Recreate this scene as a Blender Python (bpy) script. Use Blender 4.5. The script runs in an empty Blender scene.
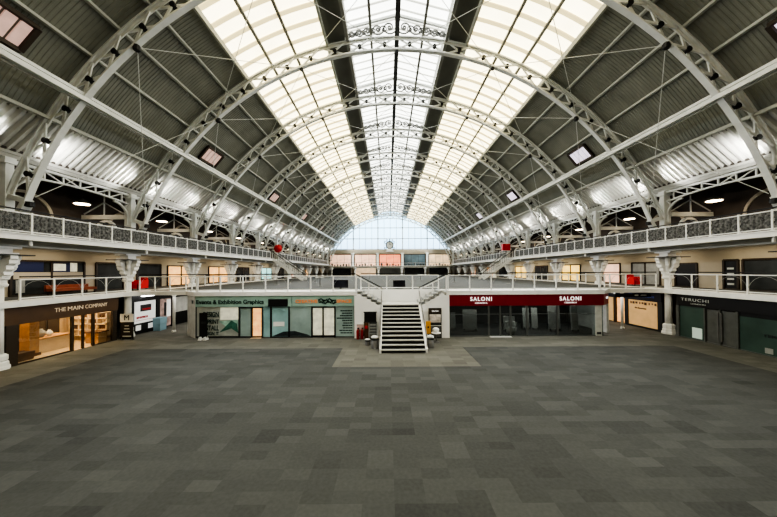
import bpy, math, random
from mathutils import Vector, Matrix
random.seed(7)
SC = bpy.context.scene
COL = SC.collection
R = math.radians
sin, cos, pi = math.sin, math.cos, math.pi

# ------------------------------------------------------------------ materials
def mat(name, col, rough=.6, metal=0., var=.0, scale=3., emit=0., ecol=None, spec=.4, bump=0.):
    m = bpy.data.materials.new(name); m.use_nodes = True
    nt = m.node_tree; N = nt.nodes; L = nt.links
    b = N['Principled BSDF']
    b.inputs['Roughness'].default_value = rough
    b.inputs['Metallic'].default_value = metal
    b.inputs['Specular IOR Level'].default_value = spec
    b.inputs['Base Color'].default_value = (*col, 1)
    if var or bump:
        tc = N.new('ShaderNodeTexCoord'); no = N.new('ShaderNodeTexNoise')
        no.inputs['Scale'].default_value = scale; no.inputs['Detail'].default_value = 4
        L.new(tc.outputs['Object'], no.inputs['Vector'])
    if var:
        rp = N.new('ShaderNodeValToRGB')
        rp.color_ramp.elements[0].position = .3; rp.color_ramp.elements[1].position = .7
        rp.color_ramp.elements[0].color = (*[max(0, c*(1-var)) for c in col], 1)
        rp.color_ramp.elements[1].color = (*[min(1, c*(1+var)) for c in col], 1)
        L.new(no.outputs['Fac'], rp.inputs['Fac']); L.new(rp.outputs['Color'], b.inputs['Base Color'])
    if bump:
        bp = N.new('ShaderNodeBump'); bp.inputs['Strength'].default_value = bump
        L.new(no.outputs['Fac'], bp.inputs['Height']); L.new(bp.outputs['Normal'], b.inputs['Normal'])
    if emit:
        b.inputs['Emission Color'].default_value = (*(ecol or col), 1)
        b.inputs['Emission Strength'].default_value = emit
    return m

def glass(name, tint=(1, 1, 1), refl=.12, rough=.02):
    m = bpy.data.materials.new(name); m.use_nodes = True
    nt = m.node_tree; N = nt.nodes; L = nt.links; N.clear()
    o = N.new('ShaderNodeOutputMaterial'); mx = N.new('ShaderNodeMixShader')
    t = N.new('ShaderNodeBsdfTransparent'); g = N.new('ShaderNodeBsdfGlossy')
    t.inputs['Color'].default_value = (*tint, 1); g.inputs['Roughness'].default_value = rough
    mx.inputs['Fac'].default_value = refl
    L.new(t.outputs[0], mx.inputs[1]); L.new(g.outputs[0], mx.inputs[2]); L.new(mx.outputs[0], o.inputs[0])
    return m

def carpet_mat(name, lo, hi, tile=.5, big=.35):
    m = bpy.data.materials.new(name); m.use_nodes = True
    nt = m.node_tree; N = nt.nodes; L = nt.links; b = N['Principled BSDF']
    b.inputs['Roughness'].default_value = .85; b.inputs['Specular IOR Level'].default_value = .25
    tc = N.new('ShaderNodeTexCoord')
    sc = N.new('ShaderNodeVectorMath'); sc.operation = 'MULTIPLY'; sc.inputs[1].default_value = (1/(tile*1.15), 1/(tile*.62), 1)
    fl = N.new('ShaderNodeVectorMath'); fl.operation = 'FLOOR'
    L.new(tc.outputs['Object'], sc.inputs[0]); L.new(sc.outputs[0], fl.inputs[0])
    wn = N.new('ShaderNodeTexWhiteNoise'); L.new(fl.outputs[0], wn.inputs['Vector'])
    s2 = N.new('ShaderNodeVectorMath'); s2.operation = 'SCALE'; s2.inputs['Scale'].default_value = big
    L.new(fl.outputs[0], s2.inputs[0])
    nz = N.new('ShaderNodeTexNoise'); nz.inputs['Scale'].default_value = 1.0; nz.inputs['Detail'].default_value = 2
    L.new(s2.outputs[0], nz.inputs['Vector'])
    fine = N.new('ShaderNodeTexNoise'); fine.inputs['Scale'].default_value = 14; fine.inputs['Detail'].default_value = 5
    L.new(tc.outputs['Object'], fine.inputs['Vector'])
    def math_(op, a, bb):
        n = N.new('ShaderNodeMath'); n.operation = op
        for i, v in enumerate((a, bb)):
            if isinstance(v, (int, float)): n.inputs[i].default_value = v
            else: L.new(v, n.inputs[i])
        return n.outputs[0]
    f = math_('ADD', math_('MULTIPLY', wn.outputs['Value'], .22), math_('MULTIPLY', nz.outputs['Fac'], .75))
    f = math_('ADD', f, math_('MULTIPLY', fine.outputs['Fac'], .38))
    rp = N.new('ShaderNodeValToRGB')
    rp.color_ramp.elements[0].position = .35; rp.color_ramp.elements[1].position = 1.05
    rp.color_ramp.elements[0].color = (*lo, 1); rp.color_ramp.elements[1].color = (*hi, 1)
    L.new(f, rp.inputs['Fac']); L.new(rp.outputs['Color'], b.inputs['Base Color'])
    return m

M = {}
M['white'] = mat('white_paint', (.82, .82, .80), .45, var=.06, scale=2)
M['truss'] = mat('truss_paint', (.64, .655, .64), .4, var=.08, scale=2)
M['purlin'] = mat('purlin_paint', (.42, .43, .39), .5, var=.06)
M['scroll'] = mat('scroll_iron', (.10, .10, .095), .5)
M['dkpurlin'] = mat('dark_purlin_paint', (.24, .24, .215), .5, var=.06)
M['ridge'] = mat('ridge_paint', (.05, .05, .05), .5)
M['iron'] = mat('dark_iron', (.11, .11, .105), .5, var=.97, scale=9)
M['boss'] = mat('boss_black', (.012, .012, .012), .5)
M['deck'] = mat('roof_deck_paint', (.215, .22, .185), .5, var=.14, scale=.9)
M['dpanel'] = mat('dark_roof_panel', (.105, .105, .085), .6, var=.14, scale=.8)
M['corr'] = mat('white_corrugated_sheet', (.62, .62, .58), .4, var=.12, scale=.8)
M['pier'] = mat('pier_paint', (.76, .78, .77), .45, var=.05)
M['wallw'] = mat('white_wall_paint', (.88, .88, .87), .6, var=.03, scale=1)
M['cream'] = mat('cream_wall_paint', (.48, .43, .34), .7, var=.06, scale=1)
M['soffit'] = mat('soffit_paint', (.40, .40, .37), .7, var=.08, scale=.6)
M['gwall'] = mat('gallery_back_wall', (.075, .06, .048), .8, var=.3, scale=.7)
M['gceil'] = mat('gallery_ceiling', (.06, .052, .045), .8, var=.2, scale=1)
M['gfloor'] = mat('gallery_floor', (.08, .075, .07), .8)
M['carpet'] = carpet_mat('dark_carpet_tiles', (.035, .0375, .036), (.085, .090, .085))
M['pale'] = carpet_mat('pale_carpet_tiles', (.075, .074, .065), (.16, .159, .14))
M['mezzc'] = carpet_mat('mezzanine_carpet', (.055, .058, .058), (.10, .104, .10))
M['slabfloor'] = mat('dark_slab', (.1, .1, .1), .8)
M['black'] = mat('black', (.008, .008, .009), .45)
M['screen'] = mat('screen_black', (.006, .007, .014), .2)
M['charcoal'] = mat('charcoal', (.03, .032, .033), .5)
M['bronze'] = mat('bronze_frame', (.040, .028, .018), .45)
M['brown'] = mat('brown_fascia', (.085, .046, .022), .5, var=.12, scale=2)
M['wood'] = mat('warm_wood', (.40, .22, .10), .5, var=.2, scale=3)
M['dwood'] = mat('dark_wood', (.10, .045, .02), .5, var=.2, scale=3)
M['ofloor'] = mat('pale_oak_floor', (.55, .40, .25), .5, var=.12, scale=4)
M['warmwall'] = mat('warm_interior_wall', (.62, .48, .33), .7, var=.06)
M['teal'] = mat('teal_fascia', (.31, .46, .41), .5, var=.18, scale=.9)
M['tealtext'] = mat('dark_teal_letter', (.01, .035, .03), .5)
M['grayprint'] = mat('grey_printed_vinyl', (.42, .45, .42), .35, var=.3, scale=1.1)
M['cyanprint'] = mat('pale_blue_printed_vinyl', (.30, .48, .50), .35, var=.25, scale=.9)
M['bluegray'] = mat('blue_grey_printed_vinyl', (.33, .43, .42), .35, var=.25, scale=.9)
M['creamlit'] = mat('cream_lit_glass', (.66, .65, .52), .3, var=.25, scale=2.5, emit=.2)
M['orange'] = mat('orange_letter', (.85, .33, .14), .5)
M['orangelit'] = mat('orange_lit_interior', (.62, .31, .12), .6, var=.6, scale=3., emit=.8)
M['maroon'] = mat('maroon_fascia', (.20, .004, .014), .5, var=.08)
M['letter'] = mat('white_letter', (.9, .9, .88), .5, emit=.4)
M['goldletter'] = mat('pale_gold_letter', (.62, .50, .36), .5, emit=.15)
M['navy'] = mat('navy_fascia', (.010, .013, .028), .45)
M['blueletter'] = mat('blue_letter', (.04, .07, .25), .5, emit=.2)
M['dkgreen'] = mat('dark_green_glass_backing', (.045, .078, .066), .35, var=.3, scale=.6)
M['beigelit'] = mat('beige_lit_blind', (.52, .33, .15), .6, var=.15, scale=1.2, emit=.3)
M['red'] = mat('bright_red', (.55, .01, .012), .4)
M['redletter'] = mat('red_letter', (.5, .03, .04), .5)
M['dullred'] = mat('dull_red_enamel', (.26, .018, .018), .45)
M['poster'] = mat('white_poster', (.72, .72, .70), .5, emit=.25)
M['pinkposter'] = mat('pink_grey_poster', (.55, .40, .38), .5, var=.5, scale=3)
M['bluebin'] = mat('pale_blue_plastic', (.28, .45, .55), .5)
M['steel'] = mat('brushed_steel', (.15, .15, .145), .5, .3, var=.15)
M['yellow'] = mat('amber_yellow', (.75, .36, .04), .5)
M['tread'] = mat('step_nosing', (.55, .55, .52), .6, var=.08)
M['riser'] = mat('step_riser', (.012, .012, .012), .6)
M['grid'] = mat('grey_panel', (.30, .31, .30), .5, var=.12)
M['doorgrey'] = mat('dark_grey_door', (.10, .105, .10), .4, var=.15)
M['ltgrid'] = mat('light_grey_board', (.55, .56, .54), .5, var=.12)
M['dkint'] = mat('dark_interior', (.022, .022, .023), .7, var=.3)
M['blue'] = mat('deep_blue_board', (.012, .02, .08), .5)
M['rust'] = mat('rust_leather', (.28, .07, .03), .5, var=.15)
M['litwarm'] = mat('warm_lit_window', (.62, .34, .13), .6, var=.5, scale=1.6, emit=.85)
M['litgold'] = mat('gold_lit_window', (.66, .44, .12), .6, var=.4, scale=1.3, emit=.9)
M['litteal'] = mat('teal_lit_window', (.35, .68, .66), .6, var=.3, scale=1.3, emit=.5)
M['litpink'] = mat('peach_lit_window', (.60, .38, .27), .6, var=.4, scale=.8, emit=.7)
M['litred'] = mat('orange_red_lit_window', (.80, .24, .13), .6, var=.5, scale=.6, emit=.6)
M['darkwin'] = mat('dark_shop_window', (.035, .04, .042), .2, var=.4, scale=.8)
M['bluewin'] = mat('blue_grey_window', (.13, .18, .21), .2, var=.5, scale=.3)
M['bulb'] = mat('warm_bulb', (1, .8, .5), .5, emit=7, ecol=(1, .78, .52))
M['tube'] = mat('cool_tube', (1, 1, 1), .5, emit=3)
M['ventpane'] = mat('rosy_vent_pane', (.62, .42, .36), .4, var=.1, emit=.25)
M['violetpane'] = mat('pale_violet_vent_pane', (.62, .56, .66), .4, var=.1, emit=.6)
M['glass'] = glass('clear_glass', (.93, .96, .95), .08)
M['dkglass'] = glass('dark_shop_glass', (.55, .58, .57), .10)
M['clearend'] = glass('end_window_glass', (.95, .97, 1.), .04)
def sky_pane(name, a, b, st):
    m = bpy.data.materials.new(name); m.use_nodes = True
    nt = m.node_tree; N = nt.nodes; L = nt.links; bs = N['Principled BSDF']
    tc = N.new('ShaderNodeTexCoord'); no = N.new('ShaderNodeTexNoise'); no.inputs['Scale'].default_value = .7
    L.new(tc.outputs['Object'], no.inputs['Vector'])
    rp = N.new('ShaderNodeValToRGB'); rp.color_ramp.elements[0].position = .25; rp.color_ramp.elements[1].position = .75
    rp.color_ramp.elements[0].color = (*a, 1); rp.color_ramp.elements[1].color = (*b, 1)
    L.new(no.outputs['Fac'], rp.inputs['Fac'])
    L.new(rp.outputs['Color'], bs.inputs['Emission Color']); bs.inputs['Emission Strength'].default_value = st
    bs.inputs['Base Color'].default_value = (.7, .7, .65, 1); bs.inputs['Roughness'].default_value = .5
    return m
SKY_E = 1.75
M['pane'] = sky_pane('cream_skylight_glass', (.90, .79, .50), (1., .90, .62), SKY_E)
M['lanternpane'] = sky_pane('white_lantern_glass', (.92, .94, .88), (1., 1., .97), SKY_E*.9)
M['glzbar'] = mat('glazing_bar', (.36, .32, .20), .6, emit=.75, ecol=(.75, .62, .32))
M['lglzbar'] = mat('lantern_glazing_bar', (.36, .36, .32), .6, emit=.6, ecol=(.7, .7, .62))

# ------------------------------------------------------------------ mesh builder
class MB:
    def __init__(s): s.v = []; s.f = []
    def add(s, vs, fs):
        n = len(s.v); s.v += [tuple(v) for v in vs]; s.f += [tuple(i+n for i in f) for f in fs]; return s
    def box(s, x0, x1, y0, y1, z0, z1):
        vs = [(x, y, z) for z in (z0, z1) for y in (y0, y1) for x in (x0, x1)]
        return s.add(vs, [(0, 2, 3, 1), (4, 5, 7, 6), (0, 1, 5, 4), (2, 6, 7, 3), (0, 4, 6, 2), (1, 3, 7, 5)])
    def cbox(s, c, d): return s.box(c[0]-d[0]/2, c[0]+d[0]/2, c[1]-d[1]/2, c[1]+d[1]/2, c[2]-d[2]/2, c[2]+d[2]/2)
    def sweep(s, pts, a, b, side, closed=False):
        """rectangular section: a along `side`, b across; pts a polyline"""
        P = [Vector(p) for p in pts]; S = Vector(side).normalized(); n = len(P); vs = []
        for i, p in enumerate(P):
            if closed: t = P[(i+1) % n]-P[i-1]
            else: t = P[min(i+1, n-1)]-P[max(i-1, 0)]
            t.normalize(); u = t.cross(S)
            if u.length < 1e-6: u = Vector((1, 0, 0))
            u.normalize(); sd = u.cross(t).normalized()
            vs += [p+sd*a/2+u*b/2, p-sd*a/2+u*b/2, p-sd*a/2-u*b/2, p+sd*a/2-u*b/2]
        fs = []
        for i in range(n if closed else n-1):
            j = (i+1) % n
            for k in range(4): fs.append((i*4+k, i*4+(k+1) % 4, j*4+(k+1) % 4, j*4+k))
        if not closed: fs += [(0, 3, 2, 1), (n*4-4, n*4-3, n*4-2, n*4-1)]
        return s.add(vs, fs)
    def bar(s, p, q, a, b=None, side=None):
        d = Vector(q)-Vector(p)
        if side is None: side = (0, 0, 1) if abs(d.normalized().z) < .9 else (0, 1, 0)
        return s.sweep([p, q], a, b or a, side)
    def tube(s, pts, r, n=8):
        P = [Vector(p) for p in pts]; vs = []; m = len(P)
        for i, p in enumerate(P):
            t = (P[min(i+1, m-1)]-P[max(i-1, 0)]).normalized()
            h = Vector((0, 0, 1)) if abs(t.z) < .9 else Vector((0, 1, 0))
            u = t.cross(h).normalized(); w = u.cross(t)
            vs += [p+u*r*cos(2*pi*k/n)+w*r*sin(2*pi*k/n) for k in range(n)]
        fs = [(i*n+k, i*n+(k+1) % n, (i+1)*n+(k+1) % n, (i+1)*n+k) for i in range(m-1) for k in range(n)]
        fs += [tuple(range(n))[::-1], tuple(range((m-1)*n, m*n))]
        return s.add(vs, fs)
    def lathe(s, prof, n=16, c=(0, 0, 0), rot=0.):
        vs = []; m = len(prof)
        for r, z in prof: vs += [(c[0]+r*cos(2*pi*k/n+rot), c[1]+r*sin(2*pi*k/n+rot), c[2]+z) for k in range(n)]
        fs = [(i*n+k, i*n+(k+1) % n, (i+1)*n+(k+1) % n, (i+1)*n+k) for i in range(m-1) for k in range(n)]
        fs += [tuple(range(n))[::-1], tuple(range((m-1)*n, m*n))]
        return s.add(vs, fs)
    def ring(s, c, u, v, r, a, b, n=20, a0=0, a1=2*pi):
        c = Vector(c); u = Vector(u); v = Vector(v); full = abs(a1-a0-2*pi) < 1e-6
        pts = [c+u*r*cos(a0+(a1-a0)*k/n)+v*r*sin(a0+(a1-a0)*k/n) for k in range(n if full else n+1)]
        return s.sweep(pts, a, b, u.cross(v), closed=full)
    def spiral(s, c, u, v, r0, r1, turns, a0, a, b, n=22):
        c = Vector(c); u = Vector(u); v = Vector(v)
        pts = [c+(u*cos(a0+2*pi*turns*k/n)+v*sin(a0+2*pi*turns*k/n))*(r0+(r1-r0)*k/n) for k in range(n+1)]
        return s.sweep(pts, a, b, u.cross(v))
    def prism(s, poly, f, g):
        """poly: list of 2-tuples; f(p) and g(p) map to the two end faces"""
        n = len(poly); vs = [f(p) for p in poly]+[g(p) for p in poly]
        fs = [tuple(range(n)), tuple(range(n, 2*n))[::-1]]+[(i, n+i, n+(i+1) % n, (i+1) % n) for i in range(n)]
        return s.add(vs, fs)
    def quad(s, *p): return s.add(p, [tuple(range(len(p)))])
    def sphere(s, c, r, n=16, m=10, sx=1, sy=1, sz=1):
        vs = []
        for i in range(m+1):
            t = pi*i/m
            vs += [(c[0]+sx*r*sin(t)*cos(2*pi*k/n), c[1]+sy*r*sin(t)*sin(2*pi*k/n), c[2]+sz*r*cos(t)) for k in range(n)]
        return s.add(vs, [(i*n+k, (i+1)*n+k, (i+1)*n+(k+1) % n, i*n+(k+1) % n) for i in range(m) for k in range(n)])

def wloc(o):
    p = Vector((0, 0, 0))
    while o: p = p+o.location; o = o.parent
    return p
def obj(name, mb, m, parent=None, smooth=False):
    off = wloc(parent) if parent else Vector((0, 0, 0))
    me = bpy.data.meshes.new(name)
    me.from_pydata([(v[0]-off.x, v[1]-off.y, v[2]-off.z) for v in mb.v], [], mb.f)
    me.materials.append(M[m] if isinstance(m, str) else m); me.update()
    if smooth:
        me.polygons.foreach_set('use_smooth', [True]*len(me.polygons))
    o = bpy.data.objects.new(name, me); COL.objects.link(o)
    if parent: o.parent = parent
    return o
def tag(o, label, cat, group=None, kind=None):
    o['label'] = label; o['category'] = cat
    if group: o['group'] = group
    if kind: o['kind'] = kind
    return o
def thing(name, label, cat, loc=(0, 0, 0), group=None, kind=None):
    o = bpy.data.objects.new(name, None); COL.objects.link(o); o.location = loc
    return tag(o, label, cat, group, kind)
def copy_tree(o, loc=None, label=None, rotz=None, parent=None):
    c = o.copy(); COL.objects.link(c)
    if parent: c.parent = parent
    if loc is not None: c.location = loc
    if rotz is not None: c.rotation_euler = (0, 0, rotz)
    if label: c['label'] = label
    for ch in [x for x in ALLCH.get(o.name, [])]: copy_tree(ch, parent=c)
    return c
ALLCH = {}
def freeze(o):
    ALLCH[o.name] = [c for c in COL.objects if c.parent == o]
    for c in ALLCH[o.name]: freeze(c)
def share(name, me, parent, loc, rotz=0):
    o = bpy.data.objects.new(name, me); COL.objects.link(o); o.parent = parent
    o.location = Vector(loc)-wloc(parent); o.rotation_euler = (0, 0, rotz); return o
def text(name, body, size, p, u, m, parent, align='CENTER', bold=0., spacing=1., width=None):
    cu = bpy.data.curves.new(name, 'FONT'); cu.body = body; cu.size = size; cu.extrude = .008; cu.offset = bold
    cu.align_x = align; cu.align_y = 'CENTER'; cu.space_character = spacing
    t = bpy.data.objects.new(name, cu); COL.objects.link(t)
    dg = bpy.context.evaluated_depsgraph_get(); me = bpy.data.meshes.new_from_object(t.evaluated_get(dg))
    bpy.data.objects.remove(t); bpy.data.curves.remove(cu)
    u = Vector(u).normalized(); w = Vector((0, 0, 1)); nrm = u.cross(w); p = Vector(p)
    k = 1.
    if width:
        xs = [v.co.x for v in me.vertices]; k = width/(max(xs)-min(xs))
    off = wloc(parent)
    for v in me.vertices: v.co = p+u*v.co.x*k+w*v.co.y+nrm*v.co.z-off
    me.materials.clear(); me.materials.append(M[m]); me.update()
    o = bpy.data.objects.new(name, me); COL.objects.link(o); o.parent = parent; return o

ORD = ['first', 'second', 'third', 'fourth', 'fifth', 'sixth', 'seventh', 'eighth', 'ninth', 'tenth', 'eleventh', 'twelfth', 'thirteenth']
SIDE = {-1: 'left', 1: 'right'}

# ------------------------------------------------------------------ hall dimensions
Y0, S, NT = 12.74, 6.19, 12
YK = [Y0+S*k for k in range(NT)]
YE = YK[-1]+.6
YB = -8.
ZC = 1.07
MZ = 2.93           # mezzanine floor
GZ = 5.885          # gallery floor
def arc(r, deg, y=0.): return (r*sin(R(deg)), y, ZC+r*cos(R(deg)))

# ------------------------------------------------------------------ setting
b = MB(); b.box(-24, 24, YB, YE+1, -.2, 0)
tag(obj('floor', b, 'pale'), 'pale grey carpet tile floor around the hall edges and before the shops', 'floor', kind='structure')
b = MB()
b.box(-14.87, 14.93, YB+.2, 12.7, .0, .012); b.box(-14.87, -3.15, 12.7, 15.8, 0, .012); b.box(3.4, 14.93, 12.7, 15.9, 0, .012)
tag(obj('carpet', b, 'carpet'), 'large dark grey carpet tile field with a notch before the stairs', 'carpet')

def mezz_slab():
    b = MB()
    for s in (-1, 1):
        x0, x1 = sorted((s*17.3, s*20.7))
        b.box(x0, x1, YB, 19.2, MZ-.28, MZ-.02)
    b.box(-20.7, 20.7, 20.02, YE, MZ-.28, MZ-.02); b.box(-20.7, -2.6, 19.25, 20.02, MZ-.28, MZ-.02); b.box(2.85, 20.7, 19.25, 20.02, MZ-.28, MZ-.02)
    b.box(-12.9, -2.6, 18.3, 19.25, MZ-.28, MZ-.02); b.box(3., 13.0, 18.3, 19.25, MZ-.28, MZ-.02)
    for s in (-1, 1): b.prism([(s*12.9, 18.3), (s*12.9, 19.25), (s*14.05, 19.25)], lambda p: (p[0], p[1], MZ-.28), lambda p: (p[0], p[1], MZ-.02))
    for s in (-1, 1):   # rounded inner corners where the side walks meet the bridge
        cx, cy, r = s*16.3, 18.25, 1.
        poly = [(s*17.3, 19.25)]+[(cx+s*r*cos(a), cy+r*sin(a)) for a in [pi/2*i/8 for i in range(9)]]
        b.prism(poly, lambda p: (p[0], p[1], MZ-.28), lambda p: (p[0], p[1], MZ-.02))
    return b
tag(obj('floor_mezzanine', mezz_slab(), 'white'), 'white edged mezzanine slab over the ground floor shops', 'mezzanine floor', kind='structure')
b = MB(); b.box(-17.1, 17.1, 20.08, YE-5.1, MZ-.02, MZ)
b.box(-20.6, -18.2, YB+.1, YE-.3, MZ-.02, MZ); b.box(18.2, 20.6, YB+.1, YE-.3, MZ-.02, MZ)
tag(obj('mezzanine_carpet', b, 'mezzc'), 'plain mid grey carpet covering the raised mezzanine floor', 'carpet')
for s in (-1, 1):
    n = SIDE[s]
    b = MB(); x0, x1 = sorted((s*16.4, s*20.7)); b.box(x0, x1, YB, YE, 5.64, GZ)
    tag(obj('floor_gallery', b, 'soffit'), f'upper gallery floor slab along the {n} side of the hall', 'gallery floor', kind='structure')
    b = MB(); x0, x1 = sorted((s*16.36, s*16.42)); b.box(x0, x1, YB, YE-5, 5.62, GZ+.02); x0, x1 = sorted((s*16.3, s*16.42)); b.box(x0, x1, YB, YE-5, GZ-.03, GZ+.02)
    tag(obj('trim_1' if s < 0 else 'trim_2', b, 'white'), f'white moulded edge board of the {n} upper gallery', 'trim', kind='structure')
    b = MB(); x0, x1 = sorted((s*17.2, s*17.7)); b.box(x0, x1, YB, YE-4, 5.36, 5.64)
    tag(obj('gallery_beam', b, 'soffit'), f'long grey beam under the {n} gallery on the column heads', 'beam', kind='structure')
    # outer walls
    b = MB(); x0, x1 = sorted((s*20.6, s*20.8)); b.box(x0, x1, YB, YE, MZ, 5.64)
    tag(obj('wall_'+n, b, 'cream'), f'cream back wall of the {n} mezzanine walk', 'wall', kind='structure')
    b = MB(); b.box(x0, x1, YB, YE, GZ, 9.7)
    w = tag(obj('wall_gallery_'+n, b, 'gwall'), f'dark brown back wall of the {n} upper gallery', 'wall', kind='structure')
    for k in range(NT-1):
        yc = YK[k]+S/2; bb = MB(); xx = s*20.57
        bb.ring((xx, yc, 7.3), (0, 1, 0), (0, 0, 1), 1.35, .08, .16, 16, 0, pi)
        bb.box(*sorted((xx-.04, xx+.04)), yc-1.43, yc-1.27, GZ, 7.3); bb.box(*sorted((xx-.04, xx+.04)), yc+1.27, yc+1.43, GZ, 7.3)
        obj('arch_frame', bb, 'cream', w)
    b = MB(); x0, x1 = sorted((s*17.3, s*20.8)); b.box(x0, x1, YB, YE, 9.62, 9.72)
    tag(obj('ceiling_gallery', b, 'gceil'), f'dark ceiling over the {n} upper gallery', 'ceiling', kind='structure')
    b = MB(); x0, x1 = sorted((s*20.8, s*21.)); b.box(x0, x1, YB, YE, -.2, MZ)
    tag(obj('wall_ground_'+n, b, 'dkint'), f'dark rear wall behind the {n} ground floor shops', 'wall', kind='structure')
b = MB(); b.box(-21, 21, YB-.2, YB, -.2, 22)
tag(obj('wall_back', b, 'cream'), 'cream wall closing the hall behind the viewpoint', 'wall', kind='structure')

# roof decks: corrugated metal between skylight and eave
def deck(s):
    b = MB(); t0, t1, nt = 32., 58.2, 10
    per = .17; ny = int((YE-YB)/per); vs = []
    prof = [(0, 0), (.45, 0), (.55, .022), (.9, .022)]
    ys = [(YB+per*(i+f), d) for i in range(ny) for f, d in prof]
    for y, d in ys:
        for j in range(nt+1):
            vs.append(arc(18.82-d, s*(t0+(t1-t0)*j/nt), y))
    fs = [(i*(nt+1)+j, i*(nt+1)+j+1, (i+1)*(nt+1)+j+1, (i+1)*(nt+1)+j) for i in range(len(ys)-1) for j in range(nt)]
    b.add(vs, fs)
    return b
def corr(s):
    b = MB(); per = .31; ny = int((YE-YB)/per); vs = []
    prof = [(0, 0), (.42, 0), (.55, .17), (.87, .17)]
    ys = [(YB+per*(i+f), d) for i in range(ny) for f, d in prof]
    for y, d in ys:
        for x, z in ((15.86, 11.14), (17.75, 9.45)):
            vs.append((s*(x-d*.65), y, z-d*.7))
    b.add(vs, [(i*2, i*2+1, i*2+3, i*2+2) for i in range(len(ys)-1)])
    return b
for s in (-1, 1):
    tag(obj('ceiling', deck(s), 'deck'), f'grey ribbed metal roof deck curving above the {SIDE[s]} gallery', 'roof', kind='structure')
    tag(obj('ceiling_eave', corr(s), 'corr'), f'white corrugated sheet strip sloping down to the {SIDE[s]} eave, washed by uplights', 'roof', kind='structure')
    b = MB(); n = 3
    pts = [arc(18.82, s*(10.2+(14.2-10.2)*i/n)) for i in range(n+1)]
    for i in range(n):
        p, q = pts[i], pts[i+1]
        b.quad((p[0], YB, p[2]), (q[0], YB, q[2]), (q[0], YE, q[2]), (p[0], YE, p[2]))
    tag(obj('ceiling_panel', b, 'dpanel'), f'dark grey flat roof strip between lantern and {SIDE[s]} skylight', 'roof', kind='structure')

# skylights
for s in (-1, 1):
    w = thing('window_1' if s < 0 else 'window_2', f'long cream glazed skylight strip on the {SIDE[s]} of the lantern', 'skylight', (0, 0, 0), kind='structure')
    t0, t1, n = 14.2, 32., 8; b = MB()
    for i in range(n):
        p, q = arc(18.78, s*(t0+(t1-t0)*i/n)), arc(18.78, s*(t0+(t1-t0)*(i+1)/n))
        b.quad((p[0], YB, p[2]), (q[0], YB, q[2]), (q[0], YE, q[2]), (p[0], YE, p[2]))
    obj('glazing', b, 'pane', w)
    b = MB(); y = YB+.3
    while y < YE:
        pts = [arc(18.72, s*(t0+(t1-t0)*i/n), y) for i in range(n+1)]
        b.sweep(pts, .26, .06, (0, 1, 0)); y += S/6
    obj('glazing_bar', b, 'glzbar', w)
    b = MB()
    for tt in (t0+.1, t1-.1):
        p, q = arc(18.6, s*tt, YB), arc(18.6, s*tt, YE); b.bar(p, q, .3, .12)
    obj('curb', b, 'purlin', w)
w = thing('window_3', 'central gabled roof lantern glazed in white above the dark ridge beam', 'roof lantern', (0, 0, 0), kind='structure')
XE, ZE, ZR, ZD = 3.36, 20.38, 21.3, 19.55
b = MB()
for s in (-1, 1):
    b.quad((s*XE, YB, ZE), (0, YB, ZR), (0, YE, ZR), (s*XE, YE, ZE)); b.quad((s*XE, YB, ZD), (s*XE, YB, ZE), (s*XE, YE, ZE), (s*XE, YE, ZD))
obj('glazing', b, 'lanternpane', w)
b = MB(); y = YB+.3
while y < YE:
    for s in (-1, 1): b.bar((s*XE, y, ZE-.05), (0, y, ZR-.05), .06, .12, side=(0, 0, 1))
    y += S/8
obj('glazing_bar', b, 'lglzbar', w)
b = MB()
for s in (-1, 1): b.box(*sorted((s*(XE-.12), s*(XE+.02))), YB, YE, ZE-.12, ZE+.02)
obj('eave_rail', b, 'purlin', w)

# end wall and fan window
b = MB(); b.box(-20.8, 20.8, YE, YE+.3, 0, 9.75)
tag(obj('wall_end', b, 'cream'), 'cream end wall below the great arched window', 'wall', kind='structure')
w = thing('window_4', 'great arched end window with pale blue sky behind thin glazing bars', 'window', (0, YE+.2, 10.), kind='structure')
a1 = math.degrees(math.acos((9.75-ZC)/18.8)); b = MB()
b.add([arc(18.8, -a1+2*a1*i/40, YE+.2) for i in range(41)], [tuple(range(41))])
b.quad((-XE, YE+.2, 19.5), (XE, YE+.2, 19.5), (XE, YE+.2, ZE), (0, YE+.2, ZR), (-XE, YE+.2, ZE))
obj('pane', b, 'clearend', w)
def ztop(x, r=18.8): return ZC+math.sqrt(max(0, r*r-x*x))
b = MB(); c = MB(); i = -10
for i in range(-9, 10):
    x = i*1.733
    if abs(i) % 4 == 2: b.box(x-.14, x+.14, YE+.02, YE+.3, 9.9, ztop(x))
    else: c.box(x-.045, x+.045, YE+.06, YE+.22, 9.9, ztop(x))
for z in (10.25, 13.2, 16.25):
    h = math.sqrt(18.8**2-(z-ZC)**2); b.box(-h, h, YE+.02, YE+.3, z-.1, z+.1)
obj('mullion', b, 'truss', w); obj('glazing_bar', c, 'dkpurlin', w)
b = MB(); b.sweep([arc(18.66, -a1+2*a1*i/40, YE+.15) for i in range(41)], .3, .25, (0, 1, 0)); obj('frame', b, 'truss', w)
b = MB(); b.box(-17., 17., YE-.35, YE-.02, 9.55, 9.8); b.box(-17., 17., YE-.25, YE-.02, 9.2, 9.55); b.box(-17, 17, YE-.2, YE+.25, 9.8, 10.1)
tag(obj('trim_3', b, 'cream'), 'cream cornice under the arched end window', 'trim', kind='structure')

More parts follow.
